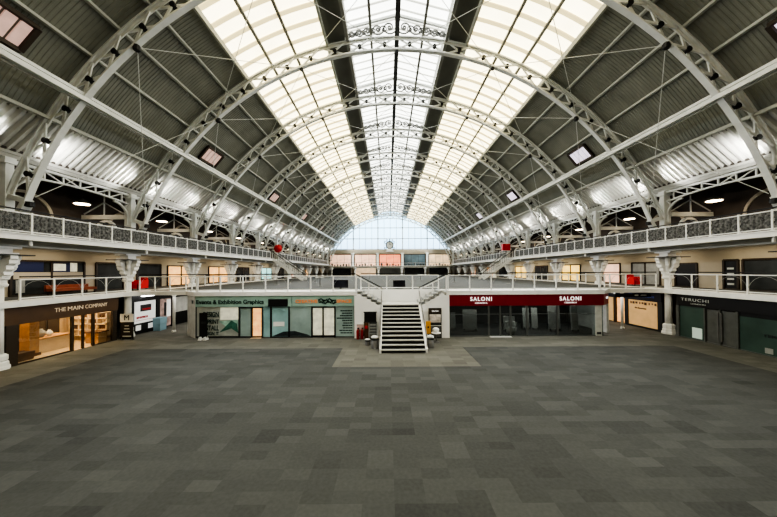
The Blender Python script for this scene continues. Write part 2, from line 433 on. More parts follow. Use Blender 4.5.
# ------------------------------------------------------------------ roof trusses
TH = 5.25
t = thing('roof_truss', 'white lattice roof arch, nearest to the viewpoint, crown out of view', 'roof truss', (0, 0, 0), 'white lattice roof arches')
def arcpts(r, a, n): return [arc(r, -a+2*a*i/n) for i in range(n+1)]
b = MB(); b.sweep(arcpts(17.68, 69.3, 52), .27, .07, (0, 1, 0)); b.sweep(arcpts(17.76, 69.3, 52), .05, .16, (0, 1, 0)); obj('lower_chord', b, 'truss', t)
b = MB(); b.sweep(arcpts(18.52, 69.3, 52), .27, .07, (0, 1, 0)); b.sweep(arcpts(18.44, 69.3, 52), .05, .16, (0, 1, 0)); obj('upper_chord', b, 'truss', t)
brm = None
for k in range(-13, 13):
    a, c2 = TH*k, TH*(k+1); m_ = (a+c2)/2
    b = MB(); e = .55
    for dy, (p, q) in ((-.05, ((17.76, a+e), (18.44, c2-e))), (.05, ((17.76, c2-e), (18.44, a+e)))):
        P1, P2 = Vector(arc(*p)), Vector(arc(*q)); P1.y = P2.y = dy; b.bar(P1, P2, .06, .10, side=(0, 1, 0))
    o = obj('brace', b, 'truss', t)
    b = MB(); cc = Vector(arc(18.08, m_)); u = Vector((cos(R(m_)), 0, -sin(R(m_)))); v = Vector((sin(R(m_)), 0, cos(R(m_))))
    poly = [(.13*cos(pi/4*i+pi/8), .13*sin(pi/4*i+pi/8)) for i in range(8)]
    b.prism(poly, lambda p: cc+u*p[0]+v*p[1]+Vector((0, -.10, 0)), lambda p: cc+u*p[0]+v*p[1]+Vector((0, .10, 0)))
    obj('boss', b, 'boss', o)
for s in (-1, 1):
    b = MB(); b.sweep([(s*16.5, 0, 7.32), (s*16.72, 0, 6.9), (s*17.16, 0, 6.15), (s*17.2, 0, GZ)], .36, .2, (0, 1, 0)); obj('leg', b, 'truss', t)
    b = MB(); b.bar((s*17.2, 0, 7.55), (s*16.45, 0, 7.3), .34, .2, side=(0, 1, 0)); obj('strut', b, 'truss', t)
    b = MB(); b.lathe([(.05, -.12), (.16, -.1), (.16, .1), (.05, .12)], 10, (s*16.42, 0, 7.2)); obj('foot_node', b, 'boss', t)
    b = MB(); p = Vector(arc(17.58, s*42)); b.lathe([(.1, -.14), (.14, -.1), (.14, .1), (.1, .14)], 8, p); obj('rod_node', b, 'boss', t)
    b = MB(); p = Vector(arc(17.58, s*21)); b.lathe([(.07, -.1), (.1, -.08), (.1, .08), (.07, .1)], 8, p); obj('rod_node', b, 'boss', t)
    if s > 0: b = MB(); p = Vector(arc(17.58, 0)); b.lathe([(.07, -.1), (.1, -.08), (.1, .08), (.07, .1)], 8, p); obj('rod_node', b, 'boss', t)
    b = MB(); b.bar((s*XE, 0, 20.2), (0, 0, 21.08), .16, .14, side=(0, 1, 0)); b.bar((s*XE, 0, 19.3), (s*XE, 0, 20.3), .14, .14); obj('gable_rafter', b, 'truss', t)
    b = MB(); U, W = (s, 0, 0), (0, 0, 1)
    for xc, rr in ((.5, .5), (1.28, .42), (1.95, .34), (2.5, .28), (2.98, .22)):
        zb = ztop(xc, 18.6); ztp = 20.98-.265*xc; zc = (zb+ztp)/2
        b.spiral((s*xc, 0, zc), U, W, rr, .06, 1.6, pi*.9, .05, .085, 20)
        b.spiral((s*(xc+rr*.75), 0, zc-.12), U, W, rr*.55, .05, 1.3, -pi*.1, .05, .07, 14)
        b.ring((s*xc, 0, zc), U, W, .09, .06, .09, 8)
    b.bar((s*.1, 0, ztop(0, 18.62)), (s*.1, 0, 20.95), .06, .06)
    obj('scroll_panel', b, 'scroll', t)
freeze(t)
for k in range(NT):
    lab = f'white lattice roof arch, {ORD[k]} from the viewpoint along the hall' if k else 'white lattice roof arch, first and nearest, springing beside the large side columns'
    if k == 0: t.location = (0, YK[0], 0); t['label'] = lab
    else: copy_tree(t, (0, YK[k], 0), lab)

# purlins and longitudinal beams
def long_bar(name, r, deg, a, bb, m, label, cat, dy=0):
    b = MB(); p, q = arc(r, deg, YB), arc(r, deg, YE)
    if name == 'gutter_beam':
        u = Vector((cos(R(deg)), 0, -sin(R(deg))))
        for off, rr in ((-.16, 17.8), (.16, 17.8), (0, 17.55)):
            p, q = Vector(arc(rr, deg, YB))+u*off, Vector(arc(rr, deg, YE))+u*off
            b.bar(p, q, .13, .13)
        p, q = arc(17.68, deg, YB), arc(17.68, deg, YE); b.bar(p, q, .12, .3)
    else: b.bar(p, q, a, bb)
    return tag(obj(name, b, m), label, cat, 'long roof members')
long_bar('ridge_beam', 18.62, 0, .22, .30, 'ridge', 'black ridge beam running down the middle of the glazed lantern', 'ridge beam')
for s in (-1, 1):
    n = SIDE[s]
    long_bar('gutter_beam', 17.7, s*52.5, 0, 0, 'truss', f'thick white longitudinal beam between metal deck and eave strip, {n} side', 'beam')
    long_bar('lantern_purlin', 18.66, s*TH, .10, .16, 'dkpurlin', f'grey purlin under the lantern, just {n} of the black ridge beam', 'purlin')
    long_bar('lantern_purlin', 18.55, s*10.1, .16, .2, 'dkpurlin', f'grey edge purlin between lantern and dark roof strip, {n} side', 'purlin')
    for j, dg in enumerate((21, 26.25)):
        long_bar('skylight_purlin', 18.64, s*dg, .10, .16, 'dkpurlin', f'grey purlin under {n} cream skylight, {("nearer the lantern", "nearer the metal deck")[j]}', 'purlin')
    long_bar('eave_purlin', 18.5, s*57.5, .14, .16, 'purlin', f'grey purlin where {n} metal deck meets the corrugated eave strip', 'purlin')
    for j, dg in enumerate((36.75, 42, 47.25)):
        long_bar('deck_purlin', 18.68, s*dg, .12, .14, 'purlin', f'{("highest", "middle", "lowest")[j]} of three grey purlins under the {n} metal roof deck', 'purlin')
    b = MB(); b.box(*sorted((s*17.35, s*17.8)), YB, YE, 9.28, 9.46); b.box(*sorted((s*17.3, s*17.5)), YB, YE, 9.46, 9.6)
    tag(obj('eave_beam', b, 'soffit'), f'grey eave beam on the gallery piers under {n} corrugated strip', 'beam', 'eave beams')

# tie rods: crossed rods between the black nodes of neighbouring arches
for k in range(NT-1):
    for s in (-1, 1):
        for zone, t0, t1 in (('lantern', .6, 20.6), ('skylight', 21.4, 41.6), ('metal deck', 42.4, 68.4)):
            for d in (0, 1):
                a, c2 = (k, k+1) if d == 0 else (k+1, k); dr = .02 if d else -.02
                b = MB(); b.tube([arc(17.60+dr, s*t0, YK[a]+(.16 if d == 0 else -.16)), arc(17.60+dr, s*t1, YK[c2]-(.16 if d == 0 else -.16))], .017, 5)
                tag(obj('tie_rod', b, 'truss'), f'thin crossed rod in {ORD[k]} {SIDE[s]} {zone} bay, {("falling away from", "falling toward")[d]} the viewpoint', 'tie rod', 'thin tie rods between the roof arches')

# small roof windows in the deck
for s in (-1, 1):
    for k in range(6):
        yc = 10.0+12.38*k; m1 = 'ventpane' if s < 0 else 'violetpane'
        w = thing('roof_window', f'small barred roof window in {SIDE[s]} metal deck, {ORD[k]} from the viewpoint', 'roof window', arc(18.7, s*50, yc), 'small roof windows in the metal decks')
        b = MB(); t0, t1, h = 48.3, 51.7, .95
        for tt in (t0, t1): b.bar(arc(18.68, s*tt, yc-h), arc(18.68, s*tt, yc+h), .16, .16)
        for yy in (yc-h, yc+h): b.bar(arc(18.68, s*t0, yy), arc(18.68, s*t1, yy), .16, .16)
        obj('frame', b, 'bronze', w)
        for i in range(4):
            y0, y1 = yc-h+.12+i*.44, yc-h+.12+i*.44+.36; b = MB()
            b.sweep([arc(18.70, s*t0, (y0+y1)/2), arc(18.70, s*t1, (y0+y1)/2)], .34, .06, (0, 1, 0))
            obj('pane', b, m1, w)

# ------------------------------------------------------------------ gallery piers, girders, transverse beams, lamps
pier0 = thing('gallery_pier', '', 'pier', (0, 0, 0), 'square white gallery piers')
b = MB(); b.box(-.2, .2, -.15, .15, GZ, 9.0); b.box(-.24, .24, -.19, .19, GZ, GZ+.35)
for s in (-1, 1): b.box(-.23, .23, s*.15-.02, s*.15+.02, GZ+.4, GZ+.5); b.box(s*.17-.05, s*.17+.05, -.17, .17, GZ+.4, 8.8)
obj('shaft', b, 'pier', pier0)
b = MB(); b.box(-.28, .28, -.24, .24, 9.0, 9.12); b.box(-.24, .24, -.2, .2, 9.12, 9.28); obj('capital', b, 'pier', pier0)
freeze(pier0)
gird0 = thing('lattice_girder', '', 'girder', (0, 0, 0), 'lattice girders between the gallery piers')
L2 = S/2-.2
b = MB(); b.box(-.08, .08, -L2-.06, L2+.06, 9.14, 9.26); obj('top_chord', b, 'truss', gird0)
n = 16
def zl(y): return 8.80-.2*(abs(y)/L2)**2
b = MB(); b.sweep([(0, -L2+2*L2*i/n, zl(-L2+2*L2*i/n)) for i in range(n+1)], .14, .09, (1, 0, 0)); obj('bottom_chord', b, 'truss', gird0)
for i in range(7):
    y = -L2+2*L2*(i+.5)/7; b = MB(); y0 = -L2+2*L2*i/7
    b.bar((0, y, zl(y)), (0, y, 9.16), .07, .07, side=(1, 0, 0))
    if i < 3: b.bar((0, y, 9.16), (0, y+2*L2/7, zl(y+2*L2/7)), .06, .06, side=(1, 0, 0))
    if i > 3: b.bar((0, y, 9.16), (0, y-2*L2/7, zl(y-2*L2/7)), .06, .06, side=(1, 0, 0))
    obj('web', b, 'truss', gird0)
for s in (-1, 1):
    b = MB(); yb = s*L2
    b.ring((0, yb-s*.95, 7.62), (0, s, 0), (0, 0, 1), .95, .12, .1, 10, 0, pi/2)
    b.bar((0, yb-s*.05, 7.25), (0, yb-s*.05, 7.66), .12, .1, side=(1, 0, 0))
    b.bar((0, yb-s*.28, 8.29), (0, yb, 8.56), .06, .06, side=(1, 0, 0))
    obj('bracket', b, 'truss', gird0)
freeze(gird0)
tb0 = thing('transverse_beam', '', 'beam', (0, 0, 0), 'white cross beams over the upper gallery')
b = MB(); b.box(-1.35, 1.38, -.1, .1, 7.65, 7.92); obj('beam', b, 'pier', tb0)
b = MB(); b.ring((-.15, 0, 6.95), (1, 0, 0), (0, 0, 1), .58, .16, .14, 14, 0, pi)
for s in (-1, 1): b.box(-.15+s*.58-.07, -.15+s*.58+.07, -.08, .08, GZ, 6.95)
obj('arch', b, 'pier', tb0)
b = MB(); b.bar((-1.3, 0, 8.0), (0, 0, 8.75), .06, .06); b.bar((1.3, 0, 8.0), (0, 0, 8.75), .06, .06); b.bar((0, 0, 7.9), (0, 0, 9.6), .06, .06); obj('tie', b, 'pier', tb0)
freeze(tb0)
lamp0 = thing('pendant_lamp', '', 'lamp', (0, 0, 0), 'pendant lamps over the upper gallery')
b = MB(); b.tube([(0, 0, .3), (0, 0, 1.2)], .012, 5); obj('cord', b, 'iron', lamp0)
b = MB(); b.lathe([(.05, .32), (.12, .28), (.42, .05), (.44, .0)], 14); obj('shade', b, 'steel', lamp0)
b = MB(); b.lathe([(.02, -.06), (.36, -.03), (.36, .02), (.02, .04)], 14); obj('bulb', b, 'bulb', lamp0)
freeze(lamp0)
first = {}
def place(proto, key, loc, label, rotz=0):
    if key not in first:
        first[key] = 1; proto.location = loc; proto['label'] = label; proto.rotation_euler = (0, 0, rotz); return proto
    return copy_tree(proto, loc, label, rotz)
for s in (-1, 1):
    n = SIDE[s]
    for k in range(NT):
        place(pier0, 'p', (s*17.5, YK[k], 0), f'square white pier on {n} upper gallery, {ORD[k]} from the viewpoint')
        place(tb0, 't', (s*19.2, YK[k], 0), f'white cross beam with small arch behind {ORD[k]} {n} gallery pier', 0 if s > 0 else pi)
        if k < NT-1:
            place(gird0, 'g', (s*17.5, YK[k]+S/2, 0), f'white arched lattice girder spanning {ORD[k]} {n} gallery bay')
            place(lamp0, 'l', (s*19.2, YK[k]+S*.78, 8.35), f'glowing pendant lamp in {ORD[k]} {n} gallery bay')

sp0 = thing('edge_spotlight', '', 'spotlight', (0, 0, 0), 'small spotlights under the gallery edge')
b = MB(); b.lathe([(.05, -.26), (.07, -.24), (.06, -.06), (.03, -.04), (.03, 0)], 10); obj('housing', b, 'white', sp0)
freeze(sp0)
for s in (-1, 1):
    for k in range(6): place(sp0, 'sp', (s*16.55, YK[k]+.15, 5.64), f'small white spotlight under {SIDE[s]} gallery edge, {ORD[k]} from the viewpoint')

# ------------------------------------------------------------------ cast iron columns
def column(z0, name):
    c = thing(name, '', 'column', (0, 0, z0), 'white cast iron columns under the upper gallery')
    if z0 < 1:
        b = MB(); b.lathe([(.40, 0), (.40, .12), (.36, .16), (.35, .30), (.30, .36), (.33, .40), (.33, .58), (.25, .66)], 8, (0, 0, 0), pi/8); obj('base', b, 'white', c)
        b = MB(); b.lathe([(.2, .6), (.19, 2.), (.18, 3.62)], 20); obj('shaft', b, 'white', c, True)
    else:
        b = MB(); b.lathe([(.33, z0), (.33, z0+.2), (.24, z0+.3)], 8, (0, 0, 0), pi/8); obj('base', b, 'white', c)
        b = MB(); b.lathe([(.21, z0+.25), (.2, 3.7)], 16); obj('shaft', b, 'white', c, True)
    b = MB(); b.lathe([(.2, 3.56), (.29, 3.6), (.31, 3.68), (.26, 3.74), (.26, 3.86), (.34, 3.92), (.30, 4.0), (.30, 4.6), (.36, 4.9), (.40, 4.95)], 16)
    prof = [(.1, 3.95), (.32, 3.95), (.36, 4.06), (.44, 4.10), (.42, 4.24), (.54, 4.34), (.52, 4.50), (.66, 4.60), (.66, 4.74), (.72, 4.80), (.72, 4.95), (.1, 4.95)]
    for ax in ((1, 0), (-1, 0), (0, 1), (0, -1)):
        w = .13; px, py = -ax[1], ax[0]
        b.prism(prof, lambda p: (ax[0]*p[0]+px*w, ax[1]*p[0]+py*w, p[1]), lambda p: (ax[0]*p[0]-px*w, ax[1]*p[0]-py*w, p[1]))
    for ax in ((1, 1), (-1, 1), (1, -1), (-1, -1)):
        b.lathe([(.05, 4.3), (.12, 4.45), (.10, 4.7), (.18, 4.95)], 8, (ax[0]*.3, ax[1]*.3, 0))
    obj('capital', b, 'white', c)
    b = MB(); b.box(-.74, .74, -.74, .74, 4.95, 5.0); obj('abacus', b, 'charcoal', c)
    b = MB(); b.box(-.26, .26, -.3, .3, 5.0, 5.36); b.box(-.4, .4, -.42, .42, 5.0, 5.08); b.box(-.36, .36, -.55, .55, 5.26, 5.36); obj('block', b, 'white', c)
    freeze(c); return c
cg = column(0, 'iron_column'); cm = column(MZ, 'iron_column')
for s in (-1, 1):
    for k in range(NT):
        YC = YK[k]-(.12 if k == 0 else 0); lab = f'white iron column with flared capital, {ORD[k]} along the {SIDE[s]} side of hall'
        if k < 2: place(cg, 'cg', (s*17.62, YC, 0), lab+', standing on the ground floor')
        else: place(cm, 'cm', (s*17.62, YK[k], MZ), lab+', rising from mezzanine')

# ------------------------------------------------------------------ railings
def ornate(length, h):
    """lacy cast-iron panel in the YZ plane, from y=0 to length"""
    b = MB(); U, W = (0, 1, 0), (0, 0, 1); n = 4; cw = length/n
    for i in range(n):
        for j in range(3):
            cy, cz = cw*(i+.5), h*(j+.5)/3
            r = min(cw, h/3)*.46
            b.ring((0, cy, cz), U, W, r, .03, .045, 9)
            b.spiral((0, cy, cz), U, W, r*.8, .04, 1.2, i+j*2., .03, .05, 9)
            b.ring((0, cy, cz), U, W, .05, .05, .06, 5)
    for i in range(n+1):
        for j in range(4): b.cbox((0, min(length, max(0, cw*i)), h*j/3), (.03, .13, .13))
    
    me = bpy.data.meshes.new('ornate_panel'); me.from_pydata(b.v, [], b.f); me.materials.append(M['iron']); return me
def postmesh(h, w=.06):
    b = MB(); b.box(-w/2, w/2, -w/2, w/2, 0, h); b.box(-w*.8, w*.8, -w*.8, w*.8, 0, .05)
    me = bpy.data.meshes.new('post'); me.from_pydata(b.v, [], b.f); me.materials.append(M['white']); return me
PM1, PM2 = postmesh(.96, .075), postmesh(.96, .06)
def railing(label, pts, spacing, h=.95, panel=None, infill=True, hand=.13, posts=None, dark='black', group='railings', thick=.05):
    """pts: polyline on the floor (may slope)"""
    P = [Vector(p) for p in pts]; r = thing('railing', label, 'railing', P[0], group)
    up = Vector((0, 0, 1))
    b = MB(); b.sweep([p+up*h for p in P], thick, thick, (0, 0, 1)); obj('top_rail', b, 'white', r)
    b = MB(); b.sweep([p+up*.1 for p in P], thick, thick*.8, (0, 0, 1)); obj('bottom_rail', b, 'white', r)
    b = MB(); b.sweep([p+up*(h+hand) for p in P], .055, .07, (0, 0, 1)); obj('handrail', b, dark, r)
    for i in range(len(P)-1):
        d = P[i+1]-P[i]; L = d.length; n = max(1, round(L/spacing)); rot = math.atan2(d.y, d.x)-pi/2
        for j in range(n+(1 if i == len(P)-2 else 0)):
            q = P[i]+d*j/n; share('post', PM1 if panel else PM2, r, q, rot)
            if j < n:
                if panel:
                    key = (round(L/n, 2), panel)
                    if key not in PANELS: PANELS[key] = ornate(L/n-.1, h-.17)
                    u = d.normalized(); share('panel', PANELS[key], r, q+u*.05+up*.13, rot)
                elif infill:
                    b = MB(); e = P[i]+d*(j+1)/n; q2 = q+up*.12; e2 = e+up*.12; uu = (e-q)
                    b.sweep([q2+uu*(.5-.5*cos(a))+up*(h-.18)*sin(a) for a in [pi*x/10 for x in range(11)]], .012, .012, Vector(d).cross(up))
                    obj('infill_hoop', b, 'grid', r)
    return r
PANELS = {}
for s in (-1, 1):
    n = SIDE[s]; X = s*16.48
    railing(f'{n} upper gallery railing with dark lacy iron panels, near stretch before the gallery stair', [(X, 12.86-1.245*8, GZ), (X, 12.86+1.245*21, GZ)], 1.245, .90, panel='o', group='upper gallery railings')
    railing(f'{n} upper gallery railing with dark iron panels, far stretch beyond the gallery stair', [(X, 41.9, GZ), (X, 41.9+1.245*27, GZ)], 1.245, .90, panel='o', group='upper gallery railings')
    X = s*17.33
    railing(f'white mezzanine railing before {n} cream wall, between first and second columns', [(X, YK[0]+.42, MZ), (X, YK[1]-.42, MZ)], 1.2, group='mezzanine railings')
    railing(f'white mezzanine railing nearest the viewpoint on the {n}, before first column', [(X, 7., MZ), (X, YK[0]-.42, MZ)], 1.2, group='mezzanine railings')
    # bridge over the passage, curving to the central block
    pts = [(s*17.1, 19.22, MZ), (s*15.2, 19.35, MZ), (s*14.1, 19.3, MZ), (s*13.4, 18.85, MZ), (s*12.8, 18.4, MZ)]
    railing(f'white railing over {n} passage bridge, curving into the central block', pts, 1.2, group='mezzanine railings')
    railing(f'low white railing behind iron columns along {n} edge of the raised mezzanine', [(s*17., 25.9, MZ), (s*17., 42, MZ)], 1.25, .8, infill=False, group='mezzanine railings')
railing('white front railing of mezzanine above the teal shops', [(-12.7, 18.36, MZ), (-2.72, 18.36, MZ)], 1.4, group='mezzanine railings')
railing('white front railing of mezzanine above the maroon shop', [(3.12, 18.36, MZ), (12.7, 18.36, MZ)], 1.4, group='mezzanine railings')
railing('white railing behind the stair landing at the mezzanine edge', [(-2.55, 20.02, MZ), (2.8, 20.02, MZ)], 1.75, group='mezzanine railings')
X0s, X1s = -1.08, 1.28
for X, xo, nm in ((X0s, -2.68, 'teal shops'), (X1s, 3.0, 'maroon shop')):
    railing(f'sloping handrail over the short side steps next to the {nm}', [(xo, 18.3, MZ), (X, 18.3, 2.08)], .8, .92, infill=False, group='stair railings')
    r = thing('stair_rail', f'long handrail of the main flight on the side of the {nm}', 'handrail', (X, 14.9, 0), 'stair railings')
    b = MB(); b.tube([(X, 18.42, 3.0), (X, 14.95, .95), (X, 14.85, .88)], .03, 8); obj('handrail', b, 'steel', r)
    b = MB()
    b.bar((X, 14.9, 0), (X, 14.9, .92), .05, .05); obj('post', b, 'white', r)
    b = MB(); b.bar((X, 18.4, 2.05), (X, 18.4, 3.0), .05, .05); obj('post', b, 'white', r)
    b = MB(); b.bar((X, 16.6, 1.05), (X, 16.6, 1.95), .05, .05); obj('post', b, 'white', r)

# ------------------------------------------------------------------ central stair
st = thing('staircase', 'broad central staircase with pale nosings and black risers up to the landing', 'staircase', (0.1, 14.85, 0))
NR, HL = 12, 2.08; rh, run = HL/NR, 3.7/NR
for i in range(NR):
    y = 14.85+run*i; z = rh*i
    b = MB(); b.box(X0s, X1s, y, y+.06, z, z+rh-.055); obj('riser', b, 'riser', st)
    b = MB(); b.box(X0s, X1s, y-.03, y+run+.02 if i < NR-1 else 19.8, z+rh-.055, z+rh); d = obj('tread', b, 'riser' if i < NR-1 else 'tread', st)
    b = MB(); b.box(X0s+.01, X1s-.01, y-.035, y+.075, z+rh-.055, z+rh+.004); obj('nosing', b, 'tread', d)
for s, X in ((-1, X0s), (1, X1s)):
    b = MB(); prof = [(14.8, 0), (15.1, 0), (18.5, 1.75), (18.5, 2.16), (18.4, 2.16), (14.8, .22)]
    b.prism(prof, lambda p: (X-.05, p[0], p[1]), lambda p: (X+.05, p[0], p[1])); obj('stringer', b, 'white', st)
    for i in range(5):
        x = X+s*.30*(i+.0); b = MB(); xa, xb = sorted((x, X+s*1.5)); z = HL+.17*(i+1)
        xn, xm = sorted((x, x+s*.33)); b.box(xn, xm, 18.14, 19.8, z-.06, z); b.box(*sorted((x, x+s*.05)), 18.2, 19.8, z-.17, z-.06)
        obj('side_step', b, 'grid', st)
b = MB(); b.box(-2.6, 2.85, 19.86, 20.0, 0, MZ-.02)
tag(obj('wall_landing', b, 'wallw'), 'white wall behind the stair landing', 'wall', kind='structure')
for s, X, xo, nm in ((-1, X0s-.06, -2.78, 'teal shops'), (1, X1s+.06, 3.14, 'maroon shop')):
    prof = [(X, 0), (xo, 0), (xo, MZ-.28), (X+s*1.5, MZ-.28)]
    for i in range(4, -1, -1): prof += [(X+s*.3*(i+1), HL+.17*(i)+.0), (X+s*.3*i, HL+.17*i)]
    b = MB(); b.prism(prof, lambda p: (p[0], 18.1, p[1]), lambda p: (p[0], 18.16, p[1]))
    tag(obj('wall_stair', b, 'wallw'), f'white wall beside the central stair next to the {nm}', 'wall', kind='structure')

# ------------------------------------------------------------------ furniture by the stair
def bin_(loc, h, r, label):
    o = thing('litter_bin', label, 'bin', loc, 'steel bins by the stair'); x, y, z = loc
    b = MB(); b.lathe([(r, 0), (r, .03), (r*.97, .05), (r*.97, h*.8)], 20, loc); obj('body', b, 'steel', o, True)
    b = MB(); b.lathe([(r*1.02, h*.8), (r*1.02, h*.86), (r*.8, h*.95), (r*.3, h), (.02, h)], 20, loc); obj('lid', b, 'ltgrid', o, True)
    b = MB(); b.ring((x, y, z+h*.72), (1, 0, 0), (0, 1, 0), r, .08, .02, 20); obj('band', b, 'charcoal', o)
bin_((-1.42, 15.85, 0), .68, .2, 'round steel litter bin beside the stair foot, teal shop side')
bin_((1.62, 15.9, 0), .68, .2, 'round steel litter bin beside the stair foot, maroon shop side')
bin_((-1.85, 16.5, 0), .36, .15, 'low small steel bin behind the round litter bin')
o = thing('notice_board', 'black notice board high on white wall beside the stair', 'notice board', (-1.78, 18.1, 1.))
b = MB(); b.box(-2.16, -1.42, 18.05, 18.1, 1.02, 1.62); obj('board', b, 'black', o)
b = MB(); b.box(-2.2, -1.38, 18.03, 18.1, 1.6, 1.66); b.box(-2.2, -1.38, 18.03, 18.1, .98, 1.03); obj('frame', b, 'charcoal', o)
o = thing('leaflet_rack', 'dark leaflet rack with grey shelves below the black notice board', 'rack', (-1.62, 18., 0))
b = MB(); b.box(-1.84, -1.40, 17.98, 18.08, 0.02, 1.0); obj('back', b, 'charcoal', o)
for i in range(5): b = MB(); b.box(-1.84, -1.40, 17.88, 17.98, .1+i*.18, .16+i*.18); b.box(-1.84, -1.4, 17.86, 17.88, .1+i*.18, .22+i*.18); obj('shelf', b, 'grid', o)
o = thing('fire_point', 'brown wooden fire point board with round alarm left of the rack', 'fire point', (-2.0, 18., 0))
b = MB(); b.box(-2.17, -1.9, 17.98, 18.08, .0, .98); obj('board', b, 'dwood', o)
b = MB(); b.box(-2.11, -1.96, 17.95, 17.98, .62, .8); obj('alarm_box', b, 'red', o)
o = thing('mannequin_sign', 'white board behind the two red fire extinguishers', 'sign', (-2.42, 18.02, 0))
b = MB(); b.box(-2.62, -2.22, 18.02, 18.08, .02, .9); obj('panel', b, 'pinkposter', o); b = MB(); b.box(-2.66, -2.18, 18.0, 18.08, .88, .93); obj('frame', b, 'white', o)
for i, x in enumerate((-2.55, -2.29)):
    o = thing('fire_extinguisher', f'red fire extinguisher on the floor, {("next to the teal shop", "next to the brown fire point")[i]}', 'fire extinguisher', (x, 17.9, 0), 'red fire extinguishers by the stair')
    b = MB(); b.lathe([(.08, 0), (.09, .03), (.09, .5), (.06, .58), (.03, .62)], 12, (x, 17.9, 0)); obj('cylinder', b, 'dullred', o, True)
    b = MB(); b.box(x-.03, x+.09, 17.87, 17.93, .62, .7); obj('handle', b, 'black', o)
    b = MB(); b.tube([(x+.05, 17.87, .64), (x+.13, 17.84, .5), (x+.11, 17.82, .2)], .014, 6); obj('hose', b, 'black', o)
o = thing('poster_case', 'tall poster case with dark header and pale picture on white wall', 'poster case', (2.2, 18.1, 0))
b = MB(); b.box(1.83, 2.63, 18.0, 18.1, .02, 1.86); obj('case', b, 'charcoal', o)
b = MB(); b.box(1.85, 2.61, 17.98, 18.0, 1.52, 1.84); obj('header', b, 'bronze', o)
text('lettering', 'SALONI', .12, (2.23, 17.975, 1.68), (1, 0, 0), 'letter', o)
b = MB(); b.box(1.88, 2.58, 17.98, 18., .98, 1.48); obj('picture', b, mat('kitchen_print', (.55, .50, .46), .4, var=.5, scale=4), o)
b = MB(); b.box(1.85, 2.61, 17.97, 18.0, .76, .8); obj('strip', b, 'ltgrid', o)
b = MB(); b.box(1.9, 2.56, 17.98, 18., .1, .72); obj('lower_picture', b, mat('grey_print', (.12, .12, .12), .4, var=.6, scale=4), o)
o = thing('yellow_sign', 'narrow amber yellow sign stand beside the stair rail', 'sign', (1.72, 17.2, 0))
b = MB(); b.box(1.55, 1.83, 17.18, 17.22, .45, 1.2); obj('panel', b, 'yellow', o)
b = MB(); b.box(1.64, 1.74, 17.155, 17.18, .8, .9); obj('symbol', b, 'dwood', o)
b = MB(); b.box(1.66, 1.72, 17.18, 17.22, 0, .45); b.box(1.5, 1.9, 17.05, 17.35, 0, .04); obj('stand', b, 'charcoal', o)
o = thing('side_table', 'small round white table beside the poster case', 'table', (2.12, 17.0, 0))
b = MB(); b.lathe([(.26, .52), (.28, .54), (.28, .57), (.02, .57)], 20, (2.12, 17., 0)); obj('table_top', b, 'white', o)
b = MB(); b.lathe([(.2, 0), (.19, .03), (.03, .06), (.03, .52)], 14, (2.12, 17., 0)); obj('pedestal', b, 'steel', o)
o = thing('white_bag', 'crumpled white bag lying on the small round table', 'bag', (2.1, 17.0, .57))
b = MB(); b.sphere((2.1, 17, .72), .16, 12, 8, 1.25, .9, .95); obj('bag', b, 'white', o, True)

# ------------------------------------------------------------------ central shops, left block
SH = 18.42
# structural block behind the fronts
for s, xs, nm in ((-1, (-13.35, -2.9), 'teal shops'), (1, (3.25, 13.5), 'maroon shop')):
    b = MB(); X = s*13.95
    b.box(*sorted((X-.08, X+.08)), 19.35, 40, 0, MZ-.28)
    tag(obj('wall_passage', b, 'ltgrid'), f'pale passage wall running back behind the {nm}', 'wall', kind='structure')
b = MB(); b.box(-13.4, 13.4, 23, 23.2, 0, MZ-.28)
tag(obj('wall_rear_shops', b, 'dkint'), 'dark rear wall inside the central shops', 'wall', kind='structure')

def panel(name, x0, x1, z0, z1, m, parent, y=SH, d=.05): b = MB(); b.box(x0, x1, y, y+d, z0, z1); return obj(name, b, m, parent)
FZ0, FZ1 = 1.97, 2.64
sh = thing('teal_shopfront', 'teal sign shop with printed windows, black door frames and an open lit doorway', 'shop', (-9.8, SH, 0), 'central shops under the mezzanine')
f = panel('fascia', -12.85, -6.78, FZ0, FZ1, 'teal', sh, SH-.06, .1)
text('lettering', 'N', .36, (-13.1, 18.46, 2.27), (1.1, -.92, 0), 'tealtext', f, bold=.004)
text('lettering', 'Events & Exhibition Graphics', .36, (-10.66, SH-.07, 2.27), (1, 0, 0), 'tealtext', f, bold=.008, width=4.25)
o = panel('fascia_screen', -8.24, -7.02, 1.98, 2.44, 'black', sh, SH-.1, .04)
b = MB(); b.prism([(-12.88, SH-.05), (-13.98, 19.3), (-13.9, 19.36), (-12.8, SH+.02)], lambda p: (p[0], p[1], 0), lambda p: (p[0], p[1], FZ1)); obj('corner_panel', b, 'ltgrid', sh)
p = panel('window_panel', -12.8, -10.1, .12, FZ0, 'grayprint', sh)
panel('print', -11.3, -10.12, 1.15, 1.93, 'creamlit', p, SH-.01, .01)
b = MB(); b.add([(-11.35, SH-.012, .35), (-10.6, SH-.012, 1.1), (-10.25, SH-.012, .9), (-10.15, SH-.012, .3), (-10.6, SH-.012, .6)], [(0, 1, 4), (1, 2, 4), (2, 3, 4)]); obj('print', b, 'tealtext' if False else mat('deep_teal_print', (.05, .16, .12), .4, var=.5, scale=3), p)
b = MB(); b.add([(-11.4, SH-.011, 1.05), (-10.2, SH-.011, 1.15), (-10.15, SH-.011, .75), (-10.9, SH-.011, .7)], [(0, 1, 2, 3)]); obj('print', b, mat('pale_teal_print', (.35, .55, .48), .4, var=.3, scale=3), p)
for i, (tx, z, w_) in enumerate((('DESIGN', 1.48, .98), ('PRINT', 1.02, .72), ('INSTALL', .62, 1.1), ('SIGN IT', .28, .8))):
    text('lettering', tx, (.44, .40, .44, .28)[i], (-11.38, SH-.02, z), (1, 0, 0), 'tealtext', p, 'RIGHT', bold=.006, width=w_)
b = MB()
